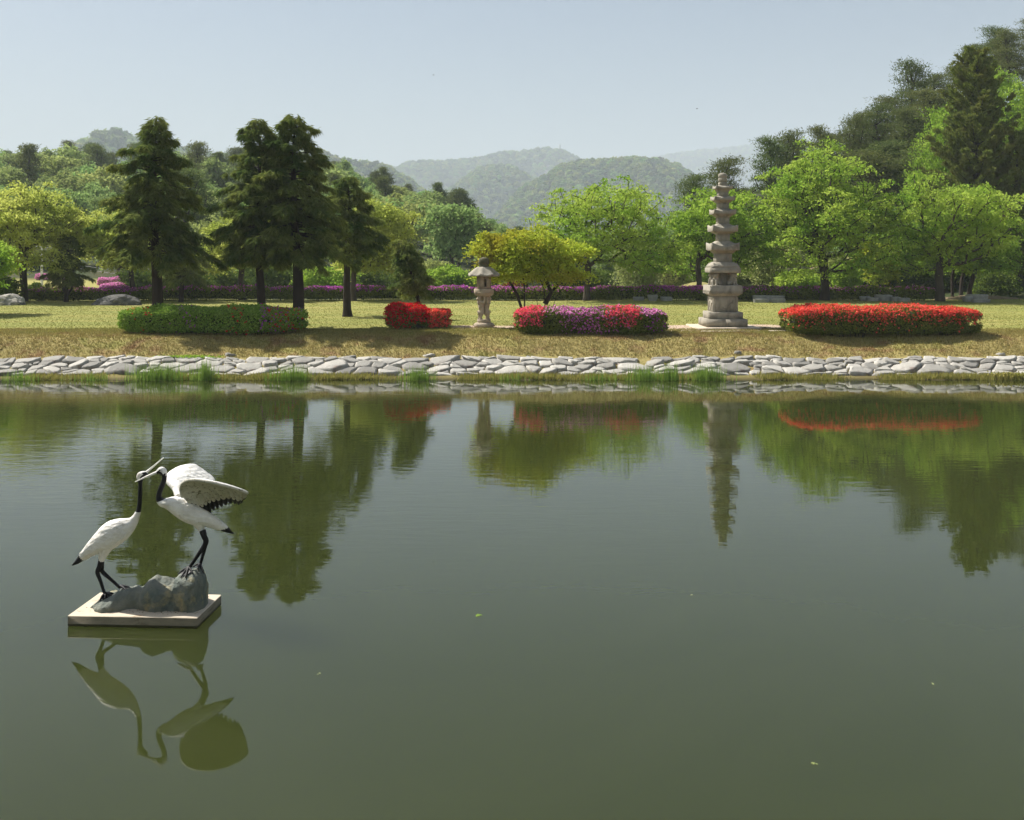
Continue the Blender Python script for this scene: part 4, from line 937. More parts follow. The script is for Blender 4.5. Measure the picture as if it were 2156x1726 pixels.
link('petal_carving', mb.mesh('petal_carving', GM, True), ped)
# open storey: core pillar, four seated lions
zl0, zl1 = pz(1240), pz(1115); HL = zl1 - zl0
link('core_pillar', block(.30, zl0 + .001, zl1 - .001, .01).mesh('core_pillar', GM), pag)
lion = blobs('lion', [((0, 0, .12), (.15, .13, .13), (0, 0, 0)), ((.06, 0, .25), (.115, .105, .17), (0, .25, 0)), ((.115, 0, .385), (.115, .105, .105), (0, 0, 0)), ((.215, 0, .36), (.06, .06, .05), (0, 0, 0)), ((.10, .085, .42), (.035, .03, .045), (0, 0, 0)), ((.10, -.085, .42), (.035, .03, .045), (0, 0, 0)), ((.17, .075, .13), (.042, .042, .16), (0, -.1, 0)), ((.17, -.075, .13), (.042, .042, .16), (0, -.1, 0)), ((.20, .075, .02), (.06, .045, .03), (0, 0, 0)), ((.20, -.075, .02), (.06, .045, .03), (0, 0, 0)), ((-.02, .12, .09), (.11, .05, .09), (0, 0, 0)), ((-.02, -.12, .09), (.11, .05, .09), (0, 0, 0)), ((0, 0, .44), (.10, .10, .05), (0, 0, 0))], GM, .018, 3)
for a in range(4):
    ang = math.pi / 4 + a * math.pi / 2
    o = link('lion', lion, pag, (.35 * math.cos(ang) * 1.12, .35 * math.sin(ang) * 1.12, zl0 - .005), (0, 0, ang)); o.scale = (1, 1.05, (HL + .02) / .485)
slab_z0, slab_z1 = pz(1115), pz(1068)
link('cover_slab', block(1.165, slab_z0, slab_z1, .012).mesh('cover_slab', GM), pag)
mb = MB(); z0, z1 = slab_z1 + .001, pz(1006); H = z1 - z0
mb.rings([sq_ring(.545, z0, 8), sq_ring(.555, z0 + H * .15, 8, -.01), sq_ring(.525, z0 + H * .5, 8, -.02), sq_ring(.44, z0 + H * .85, 8, -.02), sq_ring(.36, z1, 8, 0)])
cap = link('lotus_cap', mb.mesh('lotus_cap', GM, True), pag)
mb = MB()
for a in range(4):
    ca, sa = math.cos(a * math.pi / 2), math.sin(a * math.pi / 2)
    for i in range(4):
        cx = -.375 + i * .25; pts = []
        for t in np.linspace(0, math.pi, 9):
            q = math.sin(t); x, y, z = cx * (1 - .12 * (1 - q)) + .12 * math.cos(t), -.42 - .125 * q, z0 + H * .80 - .125 * q; pts.append((x * ca - y * sa, x * sa + y * ca, z))
        mb.tube(pts, .024, 5)
link('petal_carving', mb.mesh('petal_carving', GM, True), cap)
# storeys: (body y0, y1, body width px, roof bottom y, eave low y, eave mid-top y, eave corner y, roof top y, eave front px)
storeys = [(1006, 922, 156, 920, 893, 846, 808, 794, 281), (794, 726, 120, 720, 704, 664, 630, 614, 256), (614, 557, 113, 553, 528, 496, 470, 463, 226), (463, 411, 106, 408, 386, 360, 338, 334, 207), (334, 298, 98, 296, 270, 250, 232, 228, 170)]
for (yb, yt, bw, y0, yl, ym, yc, y1, ew) in storeys:
    link('storey_body', block(bw * k, pz(yb) + .001, pz(yt), .01).mesh('storey_body', GM), pag)
    e = ew * k / 2; b2 = bw * k / 2; mb = MB(); lf = pz(yc) - pz(ym)
    nk = b2 * .86
    mb.rings([sq_ring(b2 + .012, pz(yt) + .001, 10), sq_ring(b2 * 1.10, pz(yt) + .012, 10), sq_ring(e * .76, pz(yl) - .012, 10), sq_ring(e * .80, pz(yl) - .004, 10), sq_ring(e * .80, pz(yl) + .010, 10, lf * .1), sq_ring(e * .99, pz(yl) + .012, 10, lf * .16), sq_ring(e, pz(yl) + .018, 10, lf * .18), sq_ring(e * 1.0, pz(ym) - .004, 10, lf * .98), sq_ring(e * .99, pz(ym) + .002, 10, lf),
              sq_ring(e * .80, pz(ym) + (pz(y1) - pz(ym)) * .22, 10, lf * .42), sq_ring((e + nk) / 2 * .92, pz(ym) + (pz(y1) - pz(ym)) * .5, 10, lf * .12), sq_ring(nk, pz(y1) - .005, 10), sq_ring(nk - .01, pz(y1), 10)])
    link('roof_stone', mb.mesh('roof_stone', GM), pag)
mb = MB()
fa = -.335 
for sgn, zc in ((1, 0),):
    zc = (pz(1006) + pz(922)) / 2; y = -163 * k / 2 - .003
    mb.tube([(-.18 + .36 * t, y, zc - .05 + .06 * math.sin(t * 8) * t) for t in np.linspace(0, 1, 14)], .012, 5); mb.tube([(-.02 + .16 * t, y, zc - .06 + .16 * t) for t in np.linspace(0, 1, 8)], .012, 5)
link('relief', mb.mesh('relief', GM, True), pag)
link('finial_base', block(.29, pz(228) + .001, pz(199), .01).mesh('finial_base', GM), pag)
mb = MB(); mb.rings(lathe([(.10, pz(199) + .001), (.15, pz(196)), (.168, pz(175)), (.165, pz(160)), (.150, pz(152)), (.160, pz(150)), (.178, pz(135)), (.165, pz(116)), (.11, pz(106)), (.03, pz(102))], 32, lambda th, z: .05 * np.abs(np.sin(th * 4)) * (1 if z < pz(152) else 0)))
link('finial_bud', mb.mesh('finial_bud', GM, True), pag)

# ------------------------------------------------------------------ stone lantern
k = .001919
def lz(y): return (1575 - y) * k
LX, LD = -1.10, 42.95
lan = root('stone_lantern', (LX, LD, gz(LX, LD) + .01), 'octagonal stone lantern held up by two standing lions', 'lantern')
GW = M['granite_warm']
mb = MB(); mb.rings(lathe([(.34, -.06), (.375, lz(1570)), (.40, lz(1540)), (.385, lz(1505)), (.33, lz(1482)), (.27, lz(1472))], 32, lambda th, z: .035 * np.abs(np.sin(th * 4)) * (1 if z < lz(1480) else 0)))
lb = link('lotus_base', mb.mesh('lotus_base', GW, True), lan)
mb = MB()
for i in range(8):
    a0 = i * math.pi / 4
    pts = []
    for t in np.linspace(0, math.pi, 9): a = a0 + .30 * math.cos(t); rr = .335 + .085 * math.sin(t); pts.append((rr * math.cos(a), rr * math.sin(a), lz(1485) - .115 * math.sin(t)))
    mb.tube(pts, .016, 5); mb.tube([(p[0] * 1.01, p[1] * 1.01, p[2] + .028) for p in pts[2:7]], .010, 4)
link('petal_carving', mb.mesh('petal_carving', GW, True), lb)
mb = MB(); mb.rings(lathe([(.25, lz(1474)), (.268, lz(1465)), (.268, lz(1425)), (.25, lz(1412))], 28)); link('base_ring', mb.mesh('base_ring', GW, True), lan)
# one lion standing on its hind legs, back to the middle, forelegs raised to the slab; the second is its mirror twin
z0 = lz(1412); Hc = lz(930) - z0
def L(x, y, z): return (x, y, z0 + z * Hc)
lion_parts = [(L(.155, .075, .11), (.055, .05, .14), (0, .08, 0)), (L(.155, -.075, .11), (.055, .05, .14), (0, .08, 0)), (L(.165, .08, .02), (.08, .05, .035), (0, 0, 0)), (L(.165, -.08, .02), (.08, .05, .035), (0, 0, 0)), (L(.13, 0, .27), (.125, .125, .14), (0, 0, 0)), (L(.10, 0, .42), (.105, .115, .17), (0, -.05, 0)), (L(.12, 0, .60), (.125, .13, .16), (0, .15, 0)), (L(.155, 0, .72), (.125, .125, .12), (0, 0, 0)), (L(.19, 0, .88), (.105, .11, .115), (0, 0, 0)), (L(.27, 0, .86), (.055, .065, .05), (0, 0, 0)), (L(.17, 0, .97), (.10, .10, .05), (0, 0, 0)),
             (L(.10, .17, .72), (.06, .055, .07), (0, 0, 0)), (L(.06, .20, .84), (.048, .048, .15), (0, 0, 0)), (L(.10, -.17, .72), (.06, .055, .07), (0, 0, 0)), (L(.06, -.20, .84), (.048, .048, .15), (0, 0, 0)), (L(.05, .20, .985), (.07, .06, .03), (0, 0, 0)), (L(.05, -.20, .985), (.07, .06, .03), (0, 0, 0)), (L(.22, 0, .30), (.05, .05, .06), (0, 0, 0)), (L(.245, -.04, .33), (.03, .03, .05), (0, .4, 0)), (L(.20, .05, .52), (.05, .06, .1), (0, 0, 0))]
lm = blobs('standing_lion', lion_parts, GW, .018, 4)
link('standing_lion', lm, lan, None, (0, 0, math.radians(205))); link('standing_lion', lm, lan, None, (0, 0, math.radians(25)))
def oct_ring(r, z, n_sub=6, rot=0.0, scallop=0.0, lift=0.0):
    out = []; r = r / math.cos(math.pi / 8)
    for i in range(8):
        a0, a1 = rot + (i - .5) * math.pi / 4, rot + (i + .5) * math.pi / 4
        p0, p1 = np.array([math.cos(a0), math.sin(a0)]) * r, np.array([math.cos(a1), math.sin(a1)]) * r
        for j in range(n_sub):
            t = j / n_sub; q = p0 + (p1 - p0) * t; c = abs(2 * t - 1) ** 2
            out.append((q[0], q[1], z + lift * c - scallop * (1 - c)))
    return np.array(out)
ROT = math.radians(-90 + 13)
mb = MB(); mb.rings([oct_ring(.30, lz(930) - .002, 1, ROT), oct_ring(.335, lz(905), 1, ROT), oct_ring(.365, lz(870), 1, ROT), oct_ring(.368, lz(800), 1, ROT), oct_ring(.355, lz(788), 1, ROT)])
us = link('upper_pedestal', mb.mesh('upper_pedestal', GW), lan)
mb = MB()
for i in range(8):
    a = ROT + i * math.pi / 4; ca, sa = math.cos(a), math.sin(a)
    for yy, dz in ((-.09, 0), (.03, 0)):
        mb.tube([((.37 - .012 * j) * ca - (yy + .03 * math.cos(t)) * sa, (.37 - .012 * j) * sa + (yy + .03 * math.cos(t)) * ca, lz(868) - .05 * math.sin(t)) for j, t in enumerate(np.linspace(0, math.pi, 6))], .009, 4)
    mb.tube([(.371 * ca - y * sa, .371 * sa + y * ca, lz(862)) for y in (-.14, 0, .14)], .008, 4)
link('petal_carving', mb.mesh('petal_carving', GW, True), us)
# fire box: eight wall panels, every second one with a framed window opening
rb, zb0, zb1 = .268, lz(788) + .001, lz(540) - .001
wid = rb * math.tan(math.pi / 8); th_ = .05
for i in range(8):
    a = ROT + i * math.pi / 4; mb = MB(); zc, hz = (zb0 + zb1) / 2, (zb1 - zb0) / 2
    def pb(x0, x1, zz0, zz1, o0=0.0, depth=th_):
        c = np.array([(rb - depth / 2 + o0), (x0 + x1) / 2]); ca, sa = math.cos(a), math.sin(a)
        mb.box((c[0] * ca - c[1] * sa, c[0] * sa + c[1] * ca, (zz0 + zz1) / 2), (depth / 2, (x1 - x0) / 2, (zz1 - zz0) / 2), a)
    if i % 2 == 0:
        wx_, wz0, wz1 = .05, zc - hz * .62, zc + hz * .60
        pb(-wid, -wx_, zb0, zb1); pb(wx_, wid, zb0, zb1); pb(-wx_, wx_, zb0, wz0); pb(-wx_, wx_, wz1, zb1)
        f = .018
        pb(-wx_ - f, -wx_, wz0 - f, wz1 + f, .008, .02); pb(wx_, wx_ + f, wz0 - f, wz1 + f, .008, .02); pb(-wx_, wx_, wz1, wz1 + f, .008, .02); pb(-wx_, wx_, wz0 - f, wz0, .008, .02)
        link('window_panel', mb.mesh('window_panel', GW), lan)
    else:
        pb(-wid, wid, zb0, zb1); link('wall_panel', mb.mesh('wall_panel', GW), lan)
mb = MB(); z0 = lz(540)
mb.rings([oct_ring(.24, z0, 6, ROT), oct_ring(.565, z0 + .012, 6, ROT), oct_ring(.575, z0 + .02, 6, ROT), oct_ring(.578, lz(492), 6, ROT, .03, .028), oct_ring(.565, lz(488), 6, ROT, .03, .028), oct_ring(.46, lz(445), 6, ROT, .01, .03), oct_ring(.36, lz(395), 6, ROT, 0, .025), oct_ring(.26, lz(355), 6, ROT, 0, .012), oct_ring(.19, lz(338), 6, ROT)])
link('roof_stone', mb.mesh('roof_stone', M['granite']), lan)
mb = MB(); mb.rings(lathe([(.17, lz(338)), (.19, lz(330)), (.195, lz(300)), (.18, lz(290)), (.188, lz(284)), (.205, lz(250)), (.20, lz(200)), (.165, lz(168)), (.07, lz(150)), (.03, lz(140))], 40, lambda th, z: .05 * np.abs(np.sin(th * 10)) * (1 if z > lz(290) else 0)))
link('ribbed_finial', mb.mesh('ribbed_finial', M['granite_moss'], True), lan)

# brick paving round the lantern and the pagoda
def paving(x0, x1, d0, d1, label):
    xs_ = np.linspace(x0, x1, 40); ds_ = np.linspace(d0, d1, 12)
    link('brick_path', grid_mesh('brick_path', xs_, ds_, lambda x, d: G(x, d) + .012 - .03 * (np.abs((x - (x0 + x1) / 2) / (x1 - x0) * 2) ** 12 + np.abs((d - (d0 + d1) / 2) / (d1 - d0) * 2) ** 12), [M['brick']]), kind='structure', label=label)
paving(-2.5, .35, 42.0, 44.2, 'worn reddish brick paving under the stone lantern')
paving(5.6, 11.0, 41.2, 44.8, 'worn reddish brick paving round the pagoda')
mb = MB(); mb.box((0, 0, 0), (.62, .06, .03)); link('edge_stone', mb.mesh('edge_stone', M['slab']), None, (10.3, 41.35, gz(10.3, 41.35) + .015), (0, 0, .03), None, 'thin pale edging stone at the right of the pagoda paving', 'stone')
mb = MB(); mb.box((0, 0, 0), (.9, .05, .03)); link('edge_stone', mb.mesh('edge_stone', M['slab']), None, (8.0, 41.2, gz(8.0, 41.2) + .012), (0, 0, -.02), None, 'thin pale edging stone in front of the pagoda', 'stone')

# ------------------------------------------------------------------ stone benches and boulders on the lawn
def stool(px, py_base, d, w, dep, h, taper, label, cat='stool', rz=0.0, name='stone_stool'):
    x = (px - CX) / F * d; rg = R(int(px)); mb = MB()
    def ring(f, z, jit): return np.array([(sx * w / 2 * f + rg.normal(0, jit), sy * dep / 2 * f + rg.normal(0, jit), z + rg.normal(0, jit * .6)) for sx, sy in ((-1, -1), (-.3, -1.03), (.4, -1.02), (1, -1), (1.02, .2), (1, 1), (0, 1.02), (-1, 1), (-1.03, -.1))])
    mb.rings([ring(taper, -.08, .012), ring(1, h * .75, .012), ring(1.01, h * .93, .01), ring(.95, h, .008)], cap0=False)
    link(name, mb.mesh(name, M['bench_stone']), None, (x, d, gz(x, d)), (0, 0, rz), None, label, cat, 'stone seats and tables along the hedge')
stool(1344, 0, 65.6, .60, .5, .22, .92, 'low flat stone stool, left of three by the purple hedge')
stool(1373, 0, 64.9, .56, .5, .37, .62, 'taller tapering stone block, middle of three by the purple hedge')
stool(1402, 0, 65.4, .60, .5, .24, .95, 'low square stone stool, right of three by the purple hedge')
stool(1617, 0, 65.8, 1.80, .7, .34, .97, 'long grey stone table right of the pagoda', 'table', name='stone_table')
stool(1601, 0, 64.4, .80, .5, .21, .95, 'low stone stool in front of the long table, left one')
stool(1637, 0, 64.4, .78, .5, .21, .95, 'low stone stool in front of the long table, right one')
stool(1820, 0, 65.4, .55, .5, .26, .8, 'tapering stone stool, leftmost of the five by the dark hedge')
stool(1836, 0, 64.9, .58, .5, .21, .97, 'low stone stool, second of the five by the dark hedge')
stool(1859, 0, 65.4, .90, .6, .36, .92, 'big stone table block in the middle of the five by the dark hedge', 'table', name='stone_table')
stool(1884, 0, 65.0, .50, .5, .26, .9, 'stone stool, fourth of the five by the dark hedge')
stool(1901, 0, 64.8, .62, .5, .22, .95, 'low stone stool, rightmost of the five by the dark hedge')
stool(2057, 0, 65.5, 1.05, .6, .42, .94, 'grey stone table slab at the right edge of the lawn', 'table', name='stone_table')
stool(2064, 0, 64.5, .95, .5, .20, .95, 'low stone stool in front of the slab at the right edge')
stool(2036, 0, 65.3, .45, .4, .34, .8, 'narrow leaning stone block left of the slab at the right edge', rz=.3)
def boulder(px, d, a, b, h, seed, mat, label, skew=0.0):
    x = (px - CX) / F * d; bm = bmesh.new(); bmesh.ops.create_icosphere(bm, subdivisions=4, radius=1)
    for v in bm.verts:
        p = v.co.copy(); n1 = mnoise.fractal(p * 1.3 + Vector((seed, 0, 0)), 1.0, 2.0, 5); n2 = mnoise.noise(p * 2.6 + Vector((0, seed, 0)))
        r_ = 1 + .22 * n1 + .08 * n2; q = p * r_
        f = (q.x + 1) / 2
        v.co = Vector((q.x * a, q.y * b, max(-.25, q.z * h * (1 - skew * (1 - f)))))
    me = bpy.data.meshes.new('boulder'); bm.to_mesh(me); bm.free(); me.materials.append(mat)
    link('boulder', me, None, (x, d, gz(x, d) - .02), None, None, label, 'boulder')
boulder(18, 60.5, .95, .7, .62, 3.1, M['boulder'], 'pale rugged boulder at the left edge of the lawn')
boulder(243, 61.5, 1.40, .8, .74, 8.4, M['boulder_dark'], 'long dark grey boulder on the lawn, sloping to the left', .45)

# grassy mound and orange earth bank behind the hedge by the pagoda
def mound(name, px, d, a, b, h, mat, label):
    x = (px - CX) / F * d; xs_ = np.linspace(-1.15, 1.15, 22)
    me = grid_mesh(name, xs_ * a, xs_ * b, lambda X, D: h * np.clip(1 - ((X / a) ** 2 + (D / b) ** 2), 0, 1) ** 1.3 - .12 + .04 * np.sin(X * 5) * np.sin(D * 4) if True else 0, [mat])
    link(name, me, None, (x, d, gz(x, d)), None, 'structure', label)
mound('grassy_mound', 1470, 74, 3.0, 3.0, 1.1, M['mound'], 'small dry grass mound behind the hedge left of the pagoda')
mound('leaf_litter_bank', 2060, 68.5, 3.6, 1.6, .35, M['soil'], 'low bare brown earth bank under the right-hand trees')
mound('leaf_litter_bank', 1890, 86, 9, 3, 2.0, M['soil'], 'brown leaf-strewn slope behind the dark trunks')

# ------------------------------------------------------------------ crane sculptures on their plinth
def cp(cx, cy, d):
    """sculpture detail coordinates -> world"""
    return np.array(at(112.2 + .2471 * cx, 931.6 + .2471 * cy, d))
PLX, PLY = -4.236, 12.73
plinth = link('sculpture_plinth', None, None, (PLX, PLY, 0), (0, 0, math.radians(-3.3)), None, 'pale square stone slab standing in the pond under the crane statues', 'plinth')
mb = MB()
def rrect(hx, hy, z): return np.array([(-hx, -hy, z), (0, -hy, z), (hx, -hy, z), (hx, 0, z), (hx, hy, z), (0, hy, z), (-hx, hy, z), (-hx, 0, z)])
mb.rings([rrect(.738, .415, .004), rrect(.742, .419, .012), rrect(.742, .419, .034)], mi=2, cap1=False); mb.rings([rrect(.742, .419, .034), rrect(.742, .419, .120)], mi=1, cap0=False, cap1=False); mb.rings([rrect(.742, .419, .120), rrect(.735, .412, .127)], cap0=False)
link('slab', mb.mesh('slab', [M['slab'], M['slab_shaded_side'], M['tide']]), plinth)
rg = R(640); k_ = 170; pos = np.stack([rg.uniform(-.7, .7, k_), rg.uniform(-.39, .39, k_), np.full(k_, .130)], -1); pos[:110, 1] = -.20 - np.abs(rg.normal(0, .05, 110)); pos[:110, 0] = rg.uniform(-.45, .62, 110)
V, P = rhombs(pos, rg.normal(0, 1, (k_, 3)) * np.array([1, 1, .15]), np.array([[0, 0, 1.0]]) + rg.normal(0, .3, (k_, 3)), rg.uniform(.012, .032, k_), rg.uniform(.006, .014, k_))
link('leaf_litter', raw_mesh('leaf_litter', V, P, [M['soil']]), plinth, kind='stuff')
mb = MB(); mb.box((0, 0, -.5), (.66, .34, .505)); link('footing', mb.mesh('footing', M['dark']), plinth)
# the rock both birds stand on: an uneven ridge with a pillar at its right end
TOPS = [(338, 1395), (352, 1362), (400, 1322), (460, 1302), (520, 1285), (560, 1255), (620, 1236), (680, 1230), (735, 1222), (782, 1203), (800, 1168), (868, 1142), (925, 1163), (990, 1183), (1040, 1190), (1056, 1125), (1100, 1092), (1170, 1066), (1235, 1060), (1272, 1088), (1296, 1150), (1306, 1230), (1308, 1345)]
rx0, rx1, rd = 338, 1308, 12.72
tops = []
NS, NA = 130, 38; rings = []
base0 = cp(820, 1380, rd)
for i in range(NS):
    t = i / (NS - 1); cx = rx0 + (rx1 - rx0) * t
    if i == NS - 1: cx = rx1
    cyy = np.interp(cx, [p[0] for p in TOPS], [p[1] for p in TOPS])
    P = cp(cx, cyy, rd); zt = P[2] - .127; zt = max(zt, .01)
    hd = (.21 + .05 * math.sin(t * 9 + 1) - .03 * math.cos(t * 17)) * min(1, (.25 + 9 * t) ** .6, (.25 + 14 * (1 - t)) ** .6)
    ring = []
    for j in range(NA):
        a = math.pi * j / (NA - 1); ee = .55
        y = -math.cos(a); y = math.copysign(abs(y) ** .8, y) * hd; z = (math.sin(a) ** ee) * zt
        ring.append((P[0], rd + y + .02 * math.sin(t * 11), .120 + z))
    rings.append(ring)
Rg = np.array(rings)
for i in range(NS):
    for j in range(NA):
        p = Vector(Rg[i, j]); n_ = mnoise.fractal(p * 5.0, .9, 2.1, 6) + .6 * (.5 - abs(mnoise.noise(p * 7 + Vector((3, 1, 0))))) * 2 - .5; n3 = mnoise.noise(p * 19)
        w = min(1, i / 3, (NS - 1 - i) / 2 + .15); top = math.sin(math.pi * j / (NA - 1))
        Rg[i, j, 1] += (n_ * .048 + n3 * .010) * w; Rg[i, j, 2] += (n_ * .024 + n3 * .012) * w * (top > .05); Rg[i, j, 0] += mnoise.noise(p * 6 + Vector((9, 0, 0))) * .02 * w
V = Rg.reshape(-1, 3) - base0; i = np.arange(NS - 1)[:, None] * NA; j = np.arange(NA - 1)[None, :]
Pq = np.stack([i + j, i + j + 1, i + NA + j + 1, i + NA + j], -1).reshape(-1, 4)
mb = MB(); mb.add(V, Pq); mb.add(V[-NA:], [list(range(NA))]); mb.add(V[:NA], [list(range(NA))[::-1]])
link('sculpture_rock', mb.mesh('sculpture_rock', M['sculpt_rock'], True), None, base0, None, None, 'rugged grey-green rock on the slab carrying both crane statues', 'rock')

def catmull(A, sub):
    A = np.asarray(A, float); B = np.concatenate([[2 * A[0] - A[1]], A, [2 * A[-1] - A[-2]]]); out = []
    for i in range(1, len(B) - 2):
        for s in range(sub):
            t = s / sub; p0, p1, p2, p3 = B[i - 1:i + 3]
            out.append(.5 * ((2 * p1) + (-p0 + p2) * t + (2 * p0 - 5 * p1 + 4 * p2 - p3) * t ** 2 + (-p0 + 3 * p1 - 3 * p2 + p3) * t ** 3))
    out.append(A[-1]); return np.array(out)
def loft_body(name, pairs, origin, matfn, mats, sub=5, n=22):
    """pairs: (ax, ay, bx, by, depth, thickness factor): the two outline points of each section"""
    A = np.array([cp(p[0], p[1], p[4]) for p in pairs]); B = np.array([cp(p[2], p[3], p[4]) for p in pairs]); K = np.array([p[5] for p in pairs])
    A, B = catmull(A, sub), catmull(B, sub); K = np.interp(np.linspace(0, len(pairs) - 1, len(A)), np.arange(len(pairs)), K)
    C = (A + B) / 2; U = (A - B) / 2; Lh = np.linalg.norm(U, axis=1)
    th = np.arange(n) / n * 2 * math.pi
    Rg = C[:, None] + U[:, None] * np.cos(th)[None, :, None] + np.array([0, 1.0, 0])[None, None] * (Lh * K)[:, None, None] * np.sin(th)[None, :, None] - origin
    mb = MB(); m = len(Rg)
    i = np.arange(m - 1)[:, None] * n; j = np.arange(n)[None, :]; j2 = (j + 1) % n
    P = np.stack([i + j, i + j2, i + n + j2, i + n + j], -1)
    mi = np.array([[matfn(a / sub, math.cos(th[b] + math.pi / n)) for b in range(n)] for a in range(m - 1)])
    VV = Rg.reshape(-1, 3)
    for q in range(len(mats)):
        s_ = P[mi == q]
        if len(s_): mb.p.setdefault(4, []).append(s_ + mb.n); mb.mi.setdefault(4, []).append(np.full(len(s_), q))
    mb.v.append(VV); mb.n += len(VV)
    mb.add(Rg[0], [list(range(n))[::-1]], int(mi[0, 0])); mb.add(Rg[-1], [list(range(n))], int(mi[-1, 0]))
    return mb.mesh(name, mats, True)
def leg_tube(pts, rad, origin, n=10):
    Q = catmull(np.array([cp(*p) for p in pts]) - origin, 4); rr = np.interp(np.linspace(0, len(rad) - 1, len(Q)), np.arange(len(rad)), rad)
    mb = MB(); mb.tube(Q, rr, 8); return mb
PWH, PBK, PDT = M['paint_white'], M['paint_black'], M['paint_dirty']
def toes(mb, foot, tips, origin):
    f = np.array(cp(*foot)) - origin
    for tp in tips:
        e = np.array(cp(*tp)) - origin; mid = (f + e) / 2 + np.array([0, 0, .018])
        mb.tube([f + np.array([0, 0, .02]), mid, e], [.017, .015, .008], 6)
    # webbed skin between the toes
    es = [np.array(cp(*tp)) - origin + np.array([0, 0, .004]) for tp in tips]
    for a, b in zip(es[:-1], es[1:]):
        V = np.array([f + np.array([0, 0, .02]), a * .8 + f * .2 + np.array([0, 0, .006]), b * .8 + f * .2 + np.array([0, 0, .006])]); mb.add(V, [(0, 1, 2)])

# left crane, wings folded, bill raised to the right
DL = 12.80
o1 = cp(440, 1300, DL)
crane1 = link('crane_statue', None, None, o1, None, None, 'white crane statue with folded wings and black neck, bill raised, at left', 'statue', 'crane statues')
prs = [(157, 1041, 164, 1048, DL, .8), (190, 1000, 212, 1032, DL, .95), (232, 935, 272, 998, DL, .95), (285, 862, 345, 962, DL, .92), (345, 787, 425, 935, DL, .88), (408, 715, 500, 912, DL, .84), (475, 668, 568, 868, DL, .82), (548, 648, 632, 818, DL, .82), (610, 646, 682, 758, DL, .86), (652, 640, 715, 695, DL, .95), (680, 615, 733, 640, DL, 1), (697, 590, 744, 598, DL, 1), (710, 560, 750, 562, DL, 1), (719, 490, 754, 490, DL, 1), (722, 420, 757, 420, DL, 1), (722, 350, 758, 352, DL, 1), (714, 312, 762, 325, DL, 1), (710, 282, 778, 300, DL, .85), (722, 258, 795, 285, DL, .72), (752, 244, 805, 272, DL, .68), (785, 243, 806, 262, DL, .7)]
def mf1(a, c):
    if a < 2.1: return 1
    if a < 11.05: return 0
    if a < 16.0: return 1
    return 1 if c < (-.15 if a < 18.6 else .35) else 0
link('body', loft_body('body', prs, o1, mf1, [PWH, PBK]), crane1)
b1 = leg_tube([(788, 255, DL), (850, 205, DL), (940, 127, DL)], [.015, .011, .004], o1).mesh('bill', PWH, True); link('bill', b1, crane1)
mb = MB(); e = cp(762, 262, DL - .034) - o1; mb.rings([r_ + e for r_ in lathe([(.001, -.009), (.007, -.005), (.009, 0), (.007, .005), (.001, .009)], 10)]); link('eye', mb.mesh('eye', PBK, True), crane1)
# folded wing: overlapping rows of feather scales laid onto the flank
from mathutils.bvhtree import BVHTree
bme = bpy.data.objects[[c.name for c in crane1.children if c.name.startswith('body')][0]].data
tree_ = BVHTree.FromPolygons([v.co.copy() for v in bme.vertices], [tuple(p.vertices) for p in bme.polygons])
mb = MB(); rg = R(77)
for r_ in range(8):
    for q in range(15):
        t = q / 14 + (.5 / 14 if r_ % 2 else 0); f = r_ / 7
        ux, uy = 262 + 330 * t + 34 * f * 1.0, 925 - 255 * t + 92 * f * (.55 + .6 * t)
        c = cp(ux, uy, DL) - o1
        hit, nr, _, _ = tree_.ray_cast(Vector((c[0], -1.0, c[2])), Vector((0, 1, 0)))
        if hit is None: continue
        nr = np.array(nr) * (-1 if nr.y > 0 else 1)
        if -nr[1] < .12: continue
        hit = np.array(hit); al = np.array([-.76, 0, -.60]); al = unit(al - nr * (al @ nr)); ac = np.cross(al, nr); sz = .034 + .016 * (1 - t)
        V = [hit + al * sz * 1.25 + nr * .007, hit + al * sz * .8 + ac * sz * .46 + nr * .004, hit - al * sz * .6 + ac * sz * .42 - nr * .006, hit - al * sz * .6 - ac * sz * .42 - nr * .006, hit + al * sz * .8 - ac * sz * .46 + nr * .004, hit + al * sz * .3 + nr * .0085]
        mb.add(V, [(5, 1, 0), (5, 2, 1), (5, 3, 2), (5, 4, 3), (5, 0, 4)])
link('wing_feathers', mb.mesh('wing_feathers', PWH), crane1)
mb = leg_tube([(455, 860, DL - .01), (432, 925, DL - .02), (416, 975, DL - .03), (410, 1010, DL - .03)], [.10, .068, .044, .033], o1); link('thigh', mb.mesh('thigh', PWH, True), crane1)
mb = leg_tube([(408, 995, DL - .03), (395, 1050, DL - .03), (376, 1105, DL - .04), (402, 1180, DL - .05), (440, 1298, DL - .07)], [.033, .03, .027, .021, .018], o1)
toes(mb, (440, 1295, DL - .07), [(395, 1345, DL - .17), (450, 1368, DL - .22), (520, 1325, DL - .16), (545, 1300, DL - .02)], o1); link('leg', mb.mesh('leg', PBK, True), crane1)
mb = leg_tube([(412, 995, DL + .05), (412, 1060, DL + .05), (418, 1098, DL + .05), (490, 1165, DL + .02), (572, 1240, DL)], [.031, .029, .026, .02, .017], o1)
toes(mb, (570, 1235, DL), [(625, 1262, DL - .1), (660, 1240, DL - .03), (700, 1252, DL + .05)], o1); link('leg', mb.mesh('leg', PBK, True), crane1)

